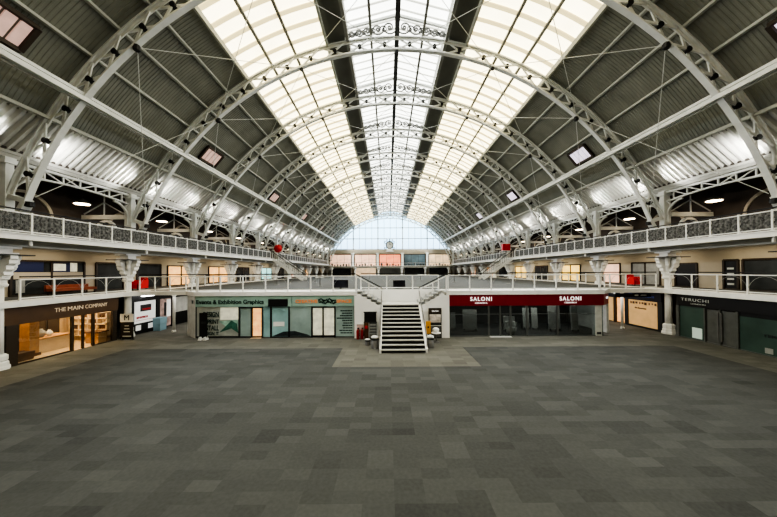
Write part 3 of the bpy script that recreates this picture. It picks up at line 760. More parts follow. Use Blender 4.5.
for x in (-12.84, -10.1, -9.32, -8.64, -8.1): b.box(x-.05, x+.05, SH-.03, SH+.06, 0, FZ0)
b.box(-12.84, -8.64, SH-.02, SH+.06, 0, .1); b.box(-10.1, -8.64, SH-.03, SH+.06, FZ0-.1, FZ0)
obj('frame', b, 'charcoal', sh)
panel('door', -10.05, -9.37, .06, FZ0-.1, 'bluegray', sh, SH+.01, .03)
o = panel('lit_doorway', -9.27, -8.69, .02, FZ0-.1, 'orangelit', sh, SH+.06, .03)
b = MB(); b.box(-9.3, -8.66, SH-.25, SH+.06, 0, .02); obj('threshold', b, 'ofloor', sh)
panel('side_panel', -8.6, -8.15, .05, FZ0, 'cyanprint', sh)
# second teal shop
sh = thing('blue_green_shopfront', 'blue green shop with orange sign letters and cream lit double doors', 'shop', (-5.0, SH, 0), 'central shops under the mezzanine')
f = panel('fascia', -6.74, -2.8, FZ0, FZ1, 'teal', sh, SH-.06, .1)
text('lettering', 'CREATIVE', .27, (-5.84, SH-.07, 2.28), (1, 0, 0), 'orange', f, bold=.015, width=1.4)
text('lettering', 'SPACE', .27, (-3.46, SH-.07, 2.28), (1, 0, 0), 'orange', f, bold=.015, width=.95)
b = MB(); random.seed(3)
pts = [(-5.05+1.05*i/40+.12*sin(i*1.9), SH-.075, 2.3+.2*sin(i*1.25)*cos(i*.31)) for i in range(41)]
b.sweep(pts, .01, .075, (0, 1, 0)); obj('scribble_mark', b, 'tealtext', f)
p = panel('window_panel', -8.05, -6.98, .08, FZ0, 'cyanprint', sh)
panel('white_notice', -7.95, -7.25, .72, 1.0, 'white', p, SH-.015, .015)
q = panel('window_panel', -6.92, -5.55, .08, FZ0, 'bluegray', sh)
b = MB(); b.add([(-8.0, SH-.012, .1), (-7.3, SH-.012, .38), (-6.6, SH-.012, .42), (-5.8, SH-.012, .2), (-5.6, SH-.012, .1)], [(0, 4, 3, 2, 1)]); obj('print', b, mat('dark_print', (.03, .04, .045), .4, var=.3), q)  # dark shape along the foot of the two window panels
b = MB()
for x in (-8.08, -6.95, -5.5, -4.8, -4.05): b.box(x-.045, x+.045, SH-.04, SH+.06, 0, FZ0)
b.box(-5.5, -4.05, SH-.04, SH+.06, FZ0-.1, FZ0); b.box(-8.08, -5.5, SH-.02, SH+.06, 0, .08); b.box(-5.5, -4.05, SH-.04, SH+.06, .03, .14)
obj('frame', b, 'black', sh)
panel('door', -5.45, -4.85, .14, FZ0-.1, 'creamlit', sh, SH+.01, .03); panel('door', -4.75, -4.1, .14, FZ0-.1, 'creamlit', sh, SH+.01, .03)
p = panel('text_window', -4.0, -2.84, .06, FZ0, 'bluegray', sh)
random.seed(5)
for i in range(10):
    z = .25+i*.155; wd = random.uniform(.5, .85); x = -2.95; b = MB()
    while x > -2.95-wd:
        l = random.uniform(.08, .2); b.box(x-l, x, SH-.012, SH, z, z+.065); x -= l+.015
    obj('lettering', b, 'tealtext', p)
# banner stand before the teal shop
o = thing('banner_stand', 'black pull-up banner on white feet before the teal sign shop', 'banner', (-12.1, 17.6, 0))
b = MB(); b.box(-12.3, -11.82, 17.9, 17.94, .12, 1.66); obj('banner', b, 'black', o)
b = MB(); b.box(-12.2, -11.9, 17.885, 17.9, .98, 1.12); obj('print', b, 'charcoal', o)
for x in (-12.2, -11.9): b = MB(); b.prism([(x-.1, 0), (x+.1, 0), (x+.04, .2), (x-.04, .2)], lambda p: (p[0], 17.75, p[1]), lambda p: (p[0], 18.05, p[1])); obj('foot', b, 'white', o)
# maroon shop
sh = thing('maroon_shopfront', 'shop with long maroon fascia, white lettering and dark glazed front', 'shop', (8.2, SH, 0), 'central shops under the mezzanine')
f = panel('fascia', 3.2, 12.95, 1.95, 2.66, 'maroon', sh, SH-.08, .12)
for x in (5.2, 10.85):
    text('lettering', 'SALONI', .35, (x, SH-.09, 2.37), (1, 0, 0), 'letter', f, bold=.006, spacing=1.3, width=1.36)
    text('lettering', 'CERAMICA', .13, (x, SH-.09, 2.12), (1, 0, 0), 'letter', f, width=.8)
b = MB(); b.prism([(12.95, SH-.08), (13.95, 19.25), (13.85, 19.32), (12.9, SH+.04)], lambda p: (p[0], p[1], 1.95), lambda p: (p[0], p[1], 2.66)); g = obj('fascia_return', b, 'maroon', sh)
text('lettering', 'SALONI', .2, (13.47, 18.74, 2.38), (1, .91, 0), 'letter', g, width=.5)
b = MB(); b.box(3.2, 12.95, SH, SH+.02, .06, 1.95); obj('pane', b, 'dkglass', sh)
b = MB()
for x in (5.7, 6.42, 7.08, 8.12, 10.05): b.box(x-.045, x+.045, SH-.03, SH+.06, 0, 1.95)
b.box(3.2, 12.95, SH-.02, SH+.05, 0, .06); b.box(3.2, 12.95, SH-.02, SH+.04, 1.40, 1.42)
obj('frame', b, 'doorgrey', sh)
b = MB(); b.box(5.72, 7.06, SH-.3, SH-.03, 0, .02); obj('threshold', b, 'ltgrid', sh)
b = MB(); b.box(12.45, 12.85, SH-.04, SH+.3, 0, 1.95); obj('corner_post', b, 'ltgrid', sh); b = MB(); b.box(12.52, 12.78, SH-.06, SH-.04, .12, .25); obj('post_plate', b, 'charcoal', sh)
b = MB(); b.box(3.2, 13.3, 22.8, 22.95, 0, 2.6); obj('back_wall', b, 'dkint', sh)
b = MB(); b.box(3.2, 13.3, SH+.05, 22.8, .0, .015); obj('shop_floor', b, 'charcoal', sh)
def board(x, y, w, h, rot, m, label, tilt=.1):
    o = thing('display_board', label, 'display board', (x, y, .02), 'tile display boards in the maroon shop')
    u = Vector((cos(rot), sin(rot), 0)); nrm = Vector((-u.y, u.x, 0))
    c = Vector((x, y, .02)); b = MB()
    poly = [(-w/2, .1), (w/2, .1), (w/2, h), (-w/2, h)]
    b.prism(poly, lambda p: c+u*p[0]+Vector((0, 0, p[1]))+nrm*(tilt*p[1]), lambda p: c+u*p[0]+Vector((0, 0, p[1]))+nrm*(tilt*p[1]+.06)); obj('panel', b, m, o)
    b = MB()
    for s in (-1, 1): b.bar(c+u*s*w*.4, c+u*s*w*.4+Vector((0, 0, .15)), .06, .06); b.bar(c+u*s*w*.4+nrm*.45, c+u*s*w*.4+nrm*(tilt*h*.8+.06)+Vector((0, 0, h*.8)), .04, .04)
    b.box(x-w/2, x+w/2, y-.15, y+.3, .0, .04)
    obj('stand', b, 'charcoal', o)
board(3.75, 20.4, .7, 1.2, .2, 'grid', 'dim grey tile board at the shop end next to the white wall')
board(4.95, 20.0, .95, 1.45, -.15, 'ltgrid', 'tilted pale grey tile board inside the maroon shop beside the first frame')
board(7.65, 19.9, .8, 1.0, .1, 'ltgrid', 'low pale tile board between the middle frames of the maroon shop')
board(9.0, 20.3, .42, 1.5, 0, 'ltgrid', 'narrow upright pale board, first of a pair in the maroon shop')
board(9.6, 20.3, .42, 1.5, 0, 'ltgrid', 'narrow upright pale board, second of a pair in the maroon shop')
board(10.75, 19.9, .8, 1.75, 0, 'ltgrid', 'tall tile board under the second white lettering of maroon shop')
board(11.95, 19.6, .45, 1.75, 0, 'ltgrid', 'tall narrow pale board beside the corner post of maroon shop')
o = thing('armchair', 'round pale armchair seen through the maroon shop window', 'chair', (7.45, 19.2, 0))
b = MB(); b.lathe([(.22, .0), (.3, .1), (.34, .4), (.02, .42)], 14, (7.45, 19.2, .02)); obj('seat', b, 'ltgrid', o, True)
b = MB(); b.ring((7.45, 19.2, .55), (1, 0, 0), (0, 1, 0), .33, .42, .08, 12, -.2, pi+.2); obj('backrest', b, 'ltgrid', o)

# ------------------------------------------------------------------ ground-floor side shops
def facade(s, x): return s*x
def swall(name, s, y0, y1, z0, z1, m, parent, x=17.55, d=.06):
    b = MB(); b.box(*sorted((s*x, s*(x+d))), y0, y1, z0, z1); return obj(name, b, m, parent)
# brown kitchen shop (left)
sh = thing('brown_shopfront', 'brown fronted shop with lit timber interior and pale fascia letters', 'shop', (-17.55, 15.6, 0), 'side shops on the ground floor')
f = swall('fascia', -1, 7., 18.15, 1.84, 2.62, 'brown', sh, 17.5, .1)
for tx, yc, w_ in (('THE', 14.93, .50), ('MAIN', 15.66, .76), ('COMPANY', 16.78, 1.26)): text('lettering', tx, .30, (-17.485, yc, 2.28), (0, 1, 0), 'goldletter', f, width=w_)
for y in (8.5, 10.5): pass
b = MB()
for y, w_ in ((7.2, .2), (10.2, .2), (13.05, .42), (15.55, .1), (16.1, .07), (16.65, .1), (17.92, .3)): b.box(-17.62, -17.5, y-w_/2, y+w_/2, 0, 1.84)
b.box(-17.6, -17.52, 7, 15.55, 0, .06); b.box(-17.6, -17.52, 16.65, 18.1, 0, .06)
obj('frame', b, 'bronze', sh)
b = MB(); b.box(-17.58, -17.56, 7, 15.5, .06, 1.84); b.box(-17.58, -17.56, 16.7, 17.8, .06, 1.84); obj('pane', b, 'glass', sh)
b = MB(); b.box(-17.58, -17.54, 15.6, 16.07, .05, 1.8); obj('door', b, 'glass', sh)
b = MB(); b.box(-17.58, -17.56, 16.13, 16.6, .05, 1.8); obj('door', b, 'glass', sh)
b = MB(); b.box(-20.75, -17.56, 7, 18.2, .0, .02); obj('shop_floor', b, 'ofloor', sh)
b = MB(); b.box(-20.78, -20.7, 7, 18.2, .02, 2.6); b.box(-20.7, -17.62, 18.12, 18.2, .02, 2.6); obj('interior_wall', b, 'warmwall', sh)
b = MB(); b.box(-20.7, -17.65, 7, 18.1, 2.5, 2.6); obj('shop_ceiling', b, 'warmwall', sh)
o = thing('timber_pillar', 'square brown timber pillar inside the brown shop', 'pillar', (-18.6, 14.6, .02)); b = MB(); b.box(-18.9, -18.4, 14.4, 14.8, .02, 2.45); obj('shaft', b, 'wood', o); b = MB(); b.box(-18.95, -18.35, 14.35, 14.85, .02, .16); obj('plinth', b, 'dwood', o)
o = thing('dark_cabinet', 'dark brown tall cabinet against the back of the brown shop', 'cabinet', (-20.4, 14.6, .02))
b = MB(); b.box(-20.65, -20.1, 13.8, 15.1, .02, 2.1); obj('carcass', b, 'dwood', o)
for i in range(2): b = MB(); b.box(-20.1, -20.06, 13.85+i*.65, 14.4+i*.65, .1, 2.05); d = obj('door', b, 'bronze', o); b = MB(); b.box(-20.06, -20.03, 14.3+i*.12, 14.34+i*.12, 1., 1.3); obj('handle', b, 'goldletter', d)
o = thing('dark_cabinet', 'black tall cabinet behind the pale island in the brown shop', 'cabinet', (-20.4, 16.2, .02))
b = MB(); b.box(-20.65, -20.2, 15.4, 17.3, .02, 2.2); obj('carcass', b, 'black', o)
for i in range(3): b = MB(); b.box(-20.2, -20.17, 15.45+i*.62, 16.0+i*.62, .1, 2.1); obj('door', b, 'bronze', o)
o = thing('kitchen_island', 'pale wooden kitchen island inside the brown shop window', 'kitchen island', (-19., 15.6, .02))
b = MB(); b.box(-19.5, -18.7, 15.0, 16.5, .02, .72); obj('body', b, 'warmwall', o); b = MB(); b.box(-19.58, -18.62, 14.92, 16.58, .72, .78); obj('worktop', b, 'wood', o)
for i, (y, r_) in enumerate(((15.4, .2), (15.8, .14))):
    o = thing('vase', f'{("large grey round", "small white")[i]} vase on the pale kitchen island', 'vase', (-19.05, y, .78), 'vases on the kitchen island'); b = MB(); b.lathe([(r_*.5, 0), (r_, r_*.8), (r_*.9, r_*1.5), (r_*.4, r_*2.), (r_*.45, r_*2.2)], 14, (-19.05, y, .78)); obj('body', b, ('grid', 'white')[i], o, True)
o = thing('log_trough', 'dark hollow wooden trough on the brown shop floor by the window', 'trough', (-18.1, 13.6, .02))
b = MB(); b.prism([(.3, .02), (.42, .42), (.34, .42), (.24, .1), (-.24, .1), (-.34, .42), (-.42, .42), (-.3, .02)], lambda p: (-18.15+p[0]*.7, 13.3, p[1]), lambda p: (-18.15+p[0]*.7, 14.2, p[1])); obj('body', b, 'dwood', o); b = MB(); b.box(-18.35, -17.95, 13.35, 14.15, .36, .4); obj('filling', b, 'bronze', o)
o = thing('shelf_unit', 'honey wood display shelf with square compartments in the brown shop', 'shelf', (-19.4, 17.9, .02))
b = MB(); b.box(-20.2, -17.9, 18.05, 18.1, .3, 1.75)
for i in range(5): b.box(-20.2, -17.9, 17.8, 18.05, .3+i*.35, .36+i*.35)
for i in range(5): b.box(-20.2+i*.56, -20.14+i*.56, 17.8, 18.05, .3, 1.75)
obj('carcass', b, 'warmwall', o)
for i, j in ((0, 1), (1, 3), (2, 2), (3, 3), (3, 1)): b = MB(); b.box(-20.1+i*.56, -19.7+i*.56, 17.9, 18.04, .38+j*.35, .62+j*.35); obj('drawer', b, 'dwood', o)
o = thing('counter', 'orange brown counter inside the brown shop near its doorway end', 'counter', (-18.2, 17.3, .02)); b = MB(); b.box(-18.5, -17.75, 17.15, 17.7, .02, .62); obj('body', b, 'wood', o); b = MB(); b.box(-18.55, -17.7, 17.1, 17.75, .62, .68); obj('worktop', b, 'dwood', o)

# sign board beside column 2 left
o = thing('sign_board', 'white and black lettered sign board at the foot of the second iron column', 'sign', (-16.65, 18.6, 0))
b = MB(); b.box(-17.22, -16.42, 17.95, 18.0, 1.12, 1.62); h = obj('header', b, 'white', o)
text('lettering', 'M', .46, (-16.8, 17.94, 1.37), (1, 0, 0), 'black', h)
b = MB(); b.box(-17.22, -16.42, 17.95, 18.0, .06, 1.12); h = obj('panel', b, 'black', o)
b = MB(); b.box(-17.05, -16.52, 17.94, 17.95, .22, .28)
for i in range(3): b.box(-16.98+i*.03, -16.6-i*.03, 17.94, 17.95, .5+i*.18, .55+i*.18)
obj('lettering', b, 'ltgrid', h)
b = MB()
for x in (-17.1, -16.46): b.box(x-.03, x+.03, 17.9, 18.08, 0, .1)
obj('foot', b, 'steel', o)
# poster shop beyond column 2 (left)
sh = thing('poster_shopfront', 'black framed shopfront papered with white posters and red lettering', 'shop', (-17.55, 22, 0), 'side shops on the ground floor')
swall('fascia', -1, 18.9, 30, 2.2, 2.64, 'black', sh, 17.5, .1)
p = swall('poster', -1, 19.4, 21.1, .72, 2.2, 'poster', sh)
text('lettering', 'NEW SHOWROOM', .2, (-17.53, 19.95, 1.1), (0, 1, 0), 'redletter', p, bold=.004, width=.9)
swall('print', -1, 19.8, 20.7, 1.5, 1.95, 'charcoal', p, 17.535, .01); swall('print', -1, 19.95, 20.65, 1.58, 1.7, 'redletter', p, 17.53, .01)
swall('print', -1, 19.45, 21.05, .9, .92, 'redletter', p, 17.535, .01)
swall('lower_panel', -1, 19.3, 21.1, .0, .72, 'black', sh)
for i in range(3): swall('window_notice', -1, 19.45+i*.5, 19.85+i*.5, .25, .6, ('poster', 'charcoal', 'poster')[i], sh, 17.53, .015)
b = MB()
for y in (19.1, 21.3, 22.75, 24.6): b.box(-17.62, -17.48, y-.13, y+.13, 0, 2.3)
obj('frame', b, 'black', sh)
p = swall('poster', -1, 21.45, 22.6, .1, 2.2, 'pinkposter', sh)
swall('print', -1, 21.9, 22.1, .9, 1.9, 'charcoal', p, 17.53, .01)
swall('print', -1, 22.15, 22.55, .8, 2.1, 'poster', p, 17.53, .01)
swall('window_panel', -1, 22.9, 30, 1.0, 2.2, 'ltgrid', sh); swall('lower_panel', -1, 22.9, 30, 0, 1.0, 'black', sh)
b = MB(); b.box(-17.25, -17.05, 19.5, 20.4, 2.54, 2.6); obj('strip_light', b, 'tube', sh)
o = thing('storage_bin', 'pale blue plastic bin before the white poster shopfront', 'bin', (-17., 21.6, 0))
b = MB(); b.box(-17.38, -16.9, 20.7, 21.3, .02, .5); b.box(-17.40, -16.88, 20.68, 21.32, .46, .52); obj('body', b, 'bluebin', o); b = MB(); b.box(-17.40, -16.88, 20.68, 21.32, .53, .9); b.box(-17.42, -16.86, 20.66, 21.34, .86, .92); obj('lid', b, 'bluebin', o)
for s, x, y in ((-1, -15.64, 20.33), (1, 15.97, 20.65)):
    o = thing('slim_post', f'slim white round post under the {SIDE[s]} passage bridge', 'post', (x, y, 0), 'slim posts under the passage bridges')
    b = MB(); b.lathe([(.09, .1), (.085, 2.5)], 14, (x, y, 0)); obj('shaft', b, 'white', o, True); b = MB(); b.lathe([(.13, 0), (.13, .1), (.09, .14)], 14, (x, y, 0)); obj('base', b, 'white', o); b = MB(); b.lathe([(.09, 2.48), (.15, 2.55), (.15, MZ-.28)], 14, (x, y, 0)); obj('cap', b, 'white', o)
# passage end walls
b = MB(); b.box(-17.5, -13.4, 40, 40.2, 0, 2.65)
tag(obj('wall_passage_end', b, 'ltgrid'), 'pale wall closing the passage on the left', 'wall', kind='structure')
b = MB(); b.box(13.4, 17.5, 40, 40.2, 0, 2.65)
tag(obj('wall_passage_end', b, 'ltgrid'), 'pale wall closing the passage on the right', 'wall', kind='structure')

# dark green shop (right)
sh = thing('dark_green_shopfront', 'black and dark green glazed shopfront with twin pull handle doors', 'shop', (17.55, 15, 0), 'side shops on the ground floor')
f = swall('fascia', 1, 7, 18.3, 1.95, 2.62, 'black', sh, 17.5, .1)
text('lettering', 'TERUCHI', .24, (17.485, 17.2, 2.34), (0, -1, 0), 'ltgrid', f, width=1.55, spacing=1.2)
text('lettering', 'LONDON', .09, (17.485, 17.0, 2.12), (0, -1, 0), 'ltgrid', f, width=.8)
p = swall('window_panel', 1, 16.75, 18.15, .05, 1.95, 'dkgreen', sh)
swall('white_notice', 1, 16.85, 17.4, .1, .72, mat('pale_green_notice', (.55, .66, .60), .5, emit=.1), p, 17.53, .015)
for i in range(2): 
    y0, y1 = ((15.95, 16.6), (15.2, 15.85))[i]
    d = swall('door', 1, y0, y1, .05, 1.9, 'doorgrey', sh, 17.56, .04)
    bb = MB(); yy = (15.98, 15.82)[i]; bb.box(17.46, 17.5, yy-.03, yy+.03, .2, 1.8); bb.box(17.48, 17.57, yy-.02, yy+.02, .3, .34); bb.box(17.48, 17.57, yy-.02, yy+.02, 1.6, 1.64); obj('handle', bb, 'steel', d)
p = swall('window_panel', 1, 7, 15.05, .05, 1.75, 'dkgreen', sh)
swall('upper_band', 1, 7, 15.05, 1.75, 1.95, 'black', sh)
text('lettering', 'TERUCHI', .2, (17.53, 13.5, .95), (0, -1, 0), 'charcoal', p, width=1.2)
swall('floor_notice', 1, 13.75, 14.05, .12, .38, 'grid', p, 17.53, .015)
b = MB()
for y, w_ in ((18.22, .18), (16.68, .07), (15.9, .04), (15.12, .1)): b.box(17.48, 17.62, y-w_/2, y+w_/2, 0, 1.95)
b.box(17.5, 17.6, 7, 18.2, 0, .05); obj('frame', b, 'doorgrey', sh)
# beige lit shop (right, beyond column 2)
sh = thing('beige_shopfront', 'navy fascia shop with large warm beige lit blind in its window', 'shop', (17.55, 22, 0), 'side shops on the ground floor')
f = swall('fascia', 1, 19.3, 27.5, 1.98, 2.62, 'navy', sh, 17.5, .1)
text('lettering', 'ceramics', .28, (17.485, 20.6, 2.3), (0, -1, 0), 'blueletter', f, width=1.6)
b = MB(); b.ring((17.485, 21.75, 2.3), (0, 1, 0), (0, 0, 1), .16, .02, .06, 12); obj('emblem', b, 'blueletter', f)
text('lettering', 'living', .2, (17.485, 23.6, 2.35), (0, -1, 0), 'letter', f, width=.9)
p = swall('blind', 1, 19.6, 22.0, .12, 1.95, 'beigelit', sh)
text('lettering', 'the showroom', .16, (17.53, 20.95, 1.4), (0, -1, 0), 'dwood', p, bold=.004, width=.95)
b = MB(); random.seed(9)
for i in range(9): b.box(17.53, 17.545, 19.7+i*.25, 19.7+i*.25+random.uniform(.08, .2), 1.7+random.uniform(-.05, .05), 1.84)
obj('print', b, 'dwood', p)
swall('pale_panel', 1, 23.4, 24.1, .05, 1.95, 'beigelit', sh)
swall('lit_doorway', 1, 22.3, 23.3, .05, 1.95, 'orangelit', sh, 17.7, .05)
swall('window_panel', 1, 24.3, 30, .05, 2.6, 'bluegray', sh)
for y, w_ in ((19.4, .35), (22.15, .3), (23.35, .1), (24.2, .2), (26.6, .1), (28., .1)): b = MB(); b.box(17.48, 17.64, y-w_/2, y+w_/2, 0, 1.98); obj('frame_post', b, 'charcoal', sh)
b = MB(); b.box(17.5, 17.6, 19.4, 22.1, 0, .12); obj('sill', b, 'charcoal', sh)
o = thing('hanging_sign', 'black hanging sign with small white marks under the right bridge', 'sign', (15.9, 19.6, 2.5))
b = MB(); b.box(14.6, 17.0, 19.5, 19.56, 2.34, 2.58); obj('panel', b, 'black', o)
b = MB(); b.box(16.3, 16.7, 19.49, 19.5, 2.42, 2.5); b.box(15.9, 16.15, 19.49, 19.5, 2.42, 2.5); obj('lettering', b, 'ltgrid', o)

# ------------------------------------------------------------------ mezzanine-level shops (back wall)
def mshop(s, y0, y1, z0, z1, m, label, door=None, sign=None):
    o = thing('shop_window', label, 'shop window', (s*20.55, (y0+y1)/2, z0), 'shop windows along the mezzanine walks')
    b = MB(); b.box(*sorted((s*20.56, s*20.6)), y0, y1, z0, z1); obj('pane', b, m, o)
    b = MB(); n = max(1, round((y1-y0)/1.6))
    for i in range(n+1): y = y0+(y1-y0)*i/n; b.box(*sorted((s*20.5, s*20.6)), y-.05, y+.05, z0, z1)
    b.box(*sorted((s*20.5, s*20.6)), y0, y1, z1-.05, z1+.05); b.box(*sorted((s*20.5, s*20.6)), y0, y1, z0, z0+.06)
    obj('frame', b, 'bronze', o)
    return o
o = mshop(-1, 15.3, 19.0, MZ, 4.85, 'darkwin', 'dark framed mezzanine shop with blue board and bright picture, behind near railing')
def mpan(name, s, y0, y1, z0, z1, m, par, x=20.54): b = MB(); b.box(*sorted((s*(x-.02), s*x)), y0, y1, z0, z1); return obj(name, b, m, par)
mpan('blue_board', -1, 15.35, 16.75, 4.25, 4.8, 'blue', o); mpan('picture', -1, 17.25, 17.9, 4.3, 4.72, 'creamlit', o); mpan('picture_mount', -1, 17.1, 18.15, 4.22, 4.8, 'blue', o, 20.55); mpan('cream_panel', -1, 18.15, 18.55, 4.25, 4.8, 'creamlit', o)
mpan('blind', -1, 15.4, 18.9, 3.85, 4.22, 'cream', o); mpan('glass_panel', -1, 15.5, 15.9, 3.1, 3.8, 'grid', o)
mshop(-1, 19.8, 21.8, MZ, 4.85, 'darkwin', 'dark mezzanine shop window with faint green panes, beyond second left column')
mshop(-1, 23.0, 25.4, MZ, 4.85, 'darkwin', 'dark grey mezzanine shop window beside the dark green panes')
KS = [('darkwin', 'dark'), ('litwarm', 'orange lit'), ('darkwin', 'dark'), ('litwarm', 'amber lit'), ('litteal', 'turquoise lit'), ('darkwin', 'dark'), ('litwarm', 'warm lit'), ('darkwin', 'dark'), ('litpink', 'peach lit')]
ml = [(26.2, 29.6, 'litwarm', 'orange lit'), (32.2, 36.0, 'litwarm', 'amber lit'), (38.2, 41.5, 'darkwin', 'dark'), (45.5, 49.5, 'litteal', 'turquoise lit'), (51.5, 55.2, 'darkwin', 'dark'), (57.8, 61.5, 'litpink', 'peach lit'), (64, 68, 'darkwin', 'dark'), (70, 74, 'litwarm', 'warm lit')]
mr = [(22.6, 25.2, 'grid', 'pale grey'), (26.5, 28.6, 'litpink', 'peach lit'), (32.0, 37.0, 'litgold', 'golden lit'), (38.6, 41.8, 'darkwin', 'dark'), (44.2, 48.2, 'litgold', 'yellow lit'), (51.5, 55.2, 'darkwin', 'dark'), (58, 62, 'litwarm', 'orange lit'), (64, 68, 'darkwin', 'dark'), (70, 74, 'litpink', 'pink lit')]
for s, lst in ((-1, ml), (1, mr)):
    for i, (y0, y1, m, d) in enumerate(lst):
        mshop(s, y0, y1, MZ, 4.75, m, f'{d} shop window in {SIDE[s]} mezzanine wall, {ORD[i]} one past the second column')
o = mshop(1, 10.5, 17.3, MZ, 4.75, 'darkwin', 'wide dark shop window in right cream mezzanine wall, nearest the viewpoint')
o = mshop(1, 17.55, 18.3, MZ, 4.75, 'black', 'black narrow notice window with white marks in right cream wall')
for i in range(4): mpan('notice', 1, 17.75, 18.1, 3.2+i*.32, 3.32+i*.32, 'ltgrid', o)
mshop(1, 19.9, 21.4, MZ, 4.6, 'black', 'dark doorway in right mezzanine wall behind second column')
o = thing('bench_seat', 'rust coloured long bench behind the left mezzanine railing', 'bench', (-19.6, 16.3, MZ))
b = MB(); b.box(-19.9, -19.3, 16.3, 18.6, MZ+.2, MZ+.36); obj('seat', b, 'rust', o); b = MB(); b.box(-19.95, -19.85, 16.3, 18.6, MZ+.2, MZ+.55); obj('backrest', b, 'rust', o)
for y in (16.4, 18.5):
    for x in (-19.85, -19.35): b = MB(); b.box(x-.03, x+.03, y-.03, y+.03, MZ, MZ+.2); obj('leg', b, 'bronze', o)
for s, y in ((-1, 20.6), (1, 22.4)):
    o = thing('armchair', f'bright red box armchair on the {SIDE[s]} mezzanine behind the bridge railing', 'chair', (s*18.3, y, MZ), 'red armchairs on the mezzanine')
    x = s*18.3
    b = MB(); b.box(x-.26, x+.26, y-.4, y+.4, MZ+.12, MZ+.42); obj('seat', b, 'red', o)
    b = MB(); b.box(x-.26, x+.26, y+.28, y+.42, MZ+.12, MZ+.88); obj('backrest', b, 'red', o)
    for q in (-1, 1): b = MB(); b.box(x+q*.24-.07, x+q*.24+.07, y-.4, y+.4, MZ+.12, MZ+.70); obj('armrest', b, 'red', o)
    for q in (-1, 1):
        for q2 in (-1, 1): b = MB(); b.box(x+q*.2-.03, x+q*.2+.03, y+q2*.34-.03, y+q2*.34+.03, MZ, MZ+.12); obj('leg', b, 'charcoal', o)
# screens behind the front railing
def tv(x, y, w, h, label):
    o = thing('display_screen', label, 'screen', (x, y, MZ), 'black screens on the mezzanine')
    b = MB(); b.box(x-w/2, x+w/2, y-.04, y+.04, MZ+.12, MZ+.12+h); obj('screen', b, 'screen', o)
    b = MB(); b.box(x-w/2-.02, x+w/2+.02, y-.03, y+.06, MZ+.1, MZ+.13); b.box(x-.06, x+.06, y+.04, y+.1, MZ+.03, MZ+.3); b.box(x-.3, x+.3, y-.15, y+.25, MZ, MZ+.03); obj('stand', b, 'charcoal', o)
tv(-4.0, 20.3, 1.06, .52, 'black screen standing behind mezzanine railing above the orange sign letters')
tv(.12, 20.8, .86, .46, 'black screen standing behind the stair landing railing')
for i, (x, y) in enumerate(((-6.3, 24.), (-8.2, 30.), (6.4, 31.), (10.5, 27.), (-11., 27.), (3.6, 38.), (-3.2, 40.))):
    o = thing('cafe_table', f'small white cafe table on the grey mezzanine carpet, {("nearest left", "second left", "middle right", "nearest right", "far left edge", "farthest right", "farthest left")[i]} one', 'table', (x, y, MZ), 'cafe tables on the mezzanine')
    b = MB(); b.lathe([(.38, .70), (.4, .72), (.4, .75), (.02, .75)], 16, (x, y, MZ)); obj('table_top', b, 'white', o)
    b = MB(); b.lathe([(.25, 0), (.24, .03), (.03, .06), (.03, .7)], 10, (x, y, MZ)); obj('pedestal', b, 'steel', o)

# ------------------------------------------------------------------ gallery stairs descending inward
for s in (-1, 1):
    n = SIDE[s]; y0, y1 = 39.6, 41.4
    o = thing('gallery_stair', f'white flight descending inward from {n} upper gallery to the mezzanine', 'staircase', (s*15, 40.5, MZ), 'gallery stairs')
    A, B = (s*16.4, GZ), (s*12.3, MZ)
    for i in range(15):
        f = i/15; x = A[0]+(B[0]-A[0])*f; z = A[1]+(B[1]-A[1])*(i+1)/15
        b = MB(); xa, xb = sorted((x, x-s*.3)); b.box(xa, xb, y0, y1, z-.05, z); obj('tread', b, 'grid', o)
    for y in (y0, y1):
        b = MB(); b.bar((A[0], y, A[1]-.1), (B[0], y, B[1]+.05), .08, .34, side=(0, 1, 0)); obj('stringer', b, 'white', o)
        b = MB(); b.bar((A[0], y, A[1]+.95), (B[0], y, B[1]+.95), .06, .08, side=(0, 1, 0)); obj('handrail', b, 'iron', o)
        b = MB(); b.bar((A[0], y, A[1]+.2), (B[0], y, B[1]+.3), .03, .04, side=(0, 1, 0)); b.bar((A[0], y, A[1]+.82), (B[0], y, B[1]+.82), .03, .04, side=(0, 1, 0)); obj('side_rail', b, 'white', o)
        for i in range(6):
            f = i/5; x = A[0]+(B[0]-A[0])*f; z = A[1]+(B[1]-A[1])*f; b = MB(); b.bar((x, y, z), (x, y, z+.95), .06, .06); obj('post', b, 'white', o)
        b = MB(); pts = []
        for i in range(16): f = (i+.5)/16; x = A[0]+(B[0]-A[0])*f; z = A[1]+(B[1]-A[1])*f; b.bar((x, y, z+.2), (x, y, z+.85), .03, .03)
        obj('baluster_panel', b, 'iron', o)
o = thing('red_lantern', 'large round red lantern above the left gallery stair', 'lantern', (-16.6, 41.5, 6.9))
b = MB(); b.sphere((-16.4, 41.5, 7.45), .56, 18, 12); obj('globe', b, 'red', o, True)
b = MB()
for k in range(8): a = pi*k/4; b.tube([(-16.4+.57*cos(a)*sin(t_), 41.5+.57*sin(a)*sin(t_), 7.45+.57*cos(t_)) for t_ in [pi*i/10 for i in range(11)]], .02, 5)
obj('ribs', b, 'redletter', o)
b = MB(); b.tube([(-16.4, 41.5, 6.9), (-16.4, 41.5, GZ)], .04, 6); obj('stem', b, 'iron', o)
o = thing('red_box_sign', 'square red hanging box sign with white rim above the right gallery stair', 'sign', (16.4, 42, 6.9))
b = MB(); b.box(15.9, 16.95, 41.7, 42.3, 7.0, 8.0); obj('box', b, 'red', o)
b = MB(); b.box(15.88, 16.97, 41.68, 42.32, 7.97, 8.04); b.box(15.88, 16.97, 41.68, 42.32, 6.96, 7.02); obj('rim', b, 'white', o)
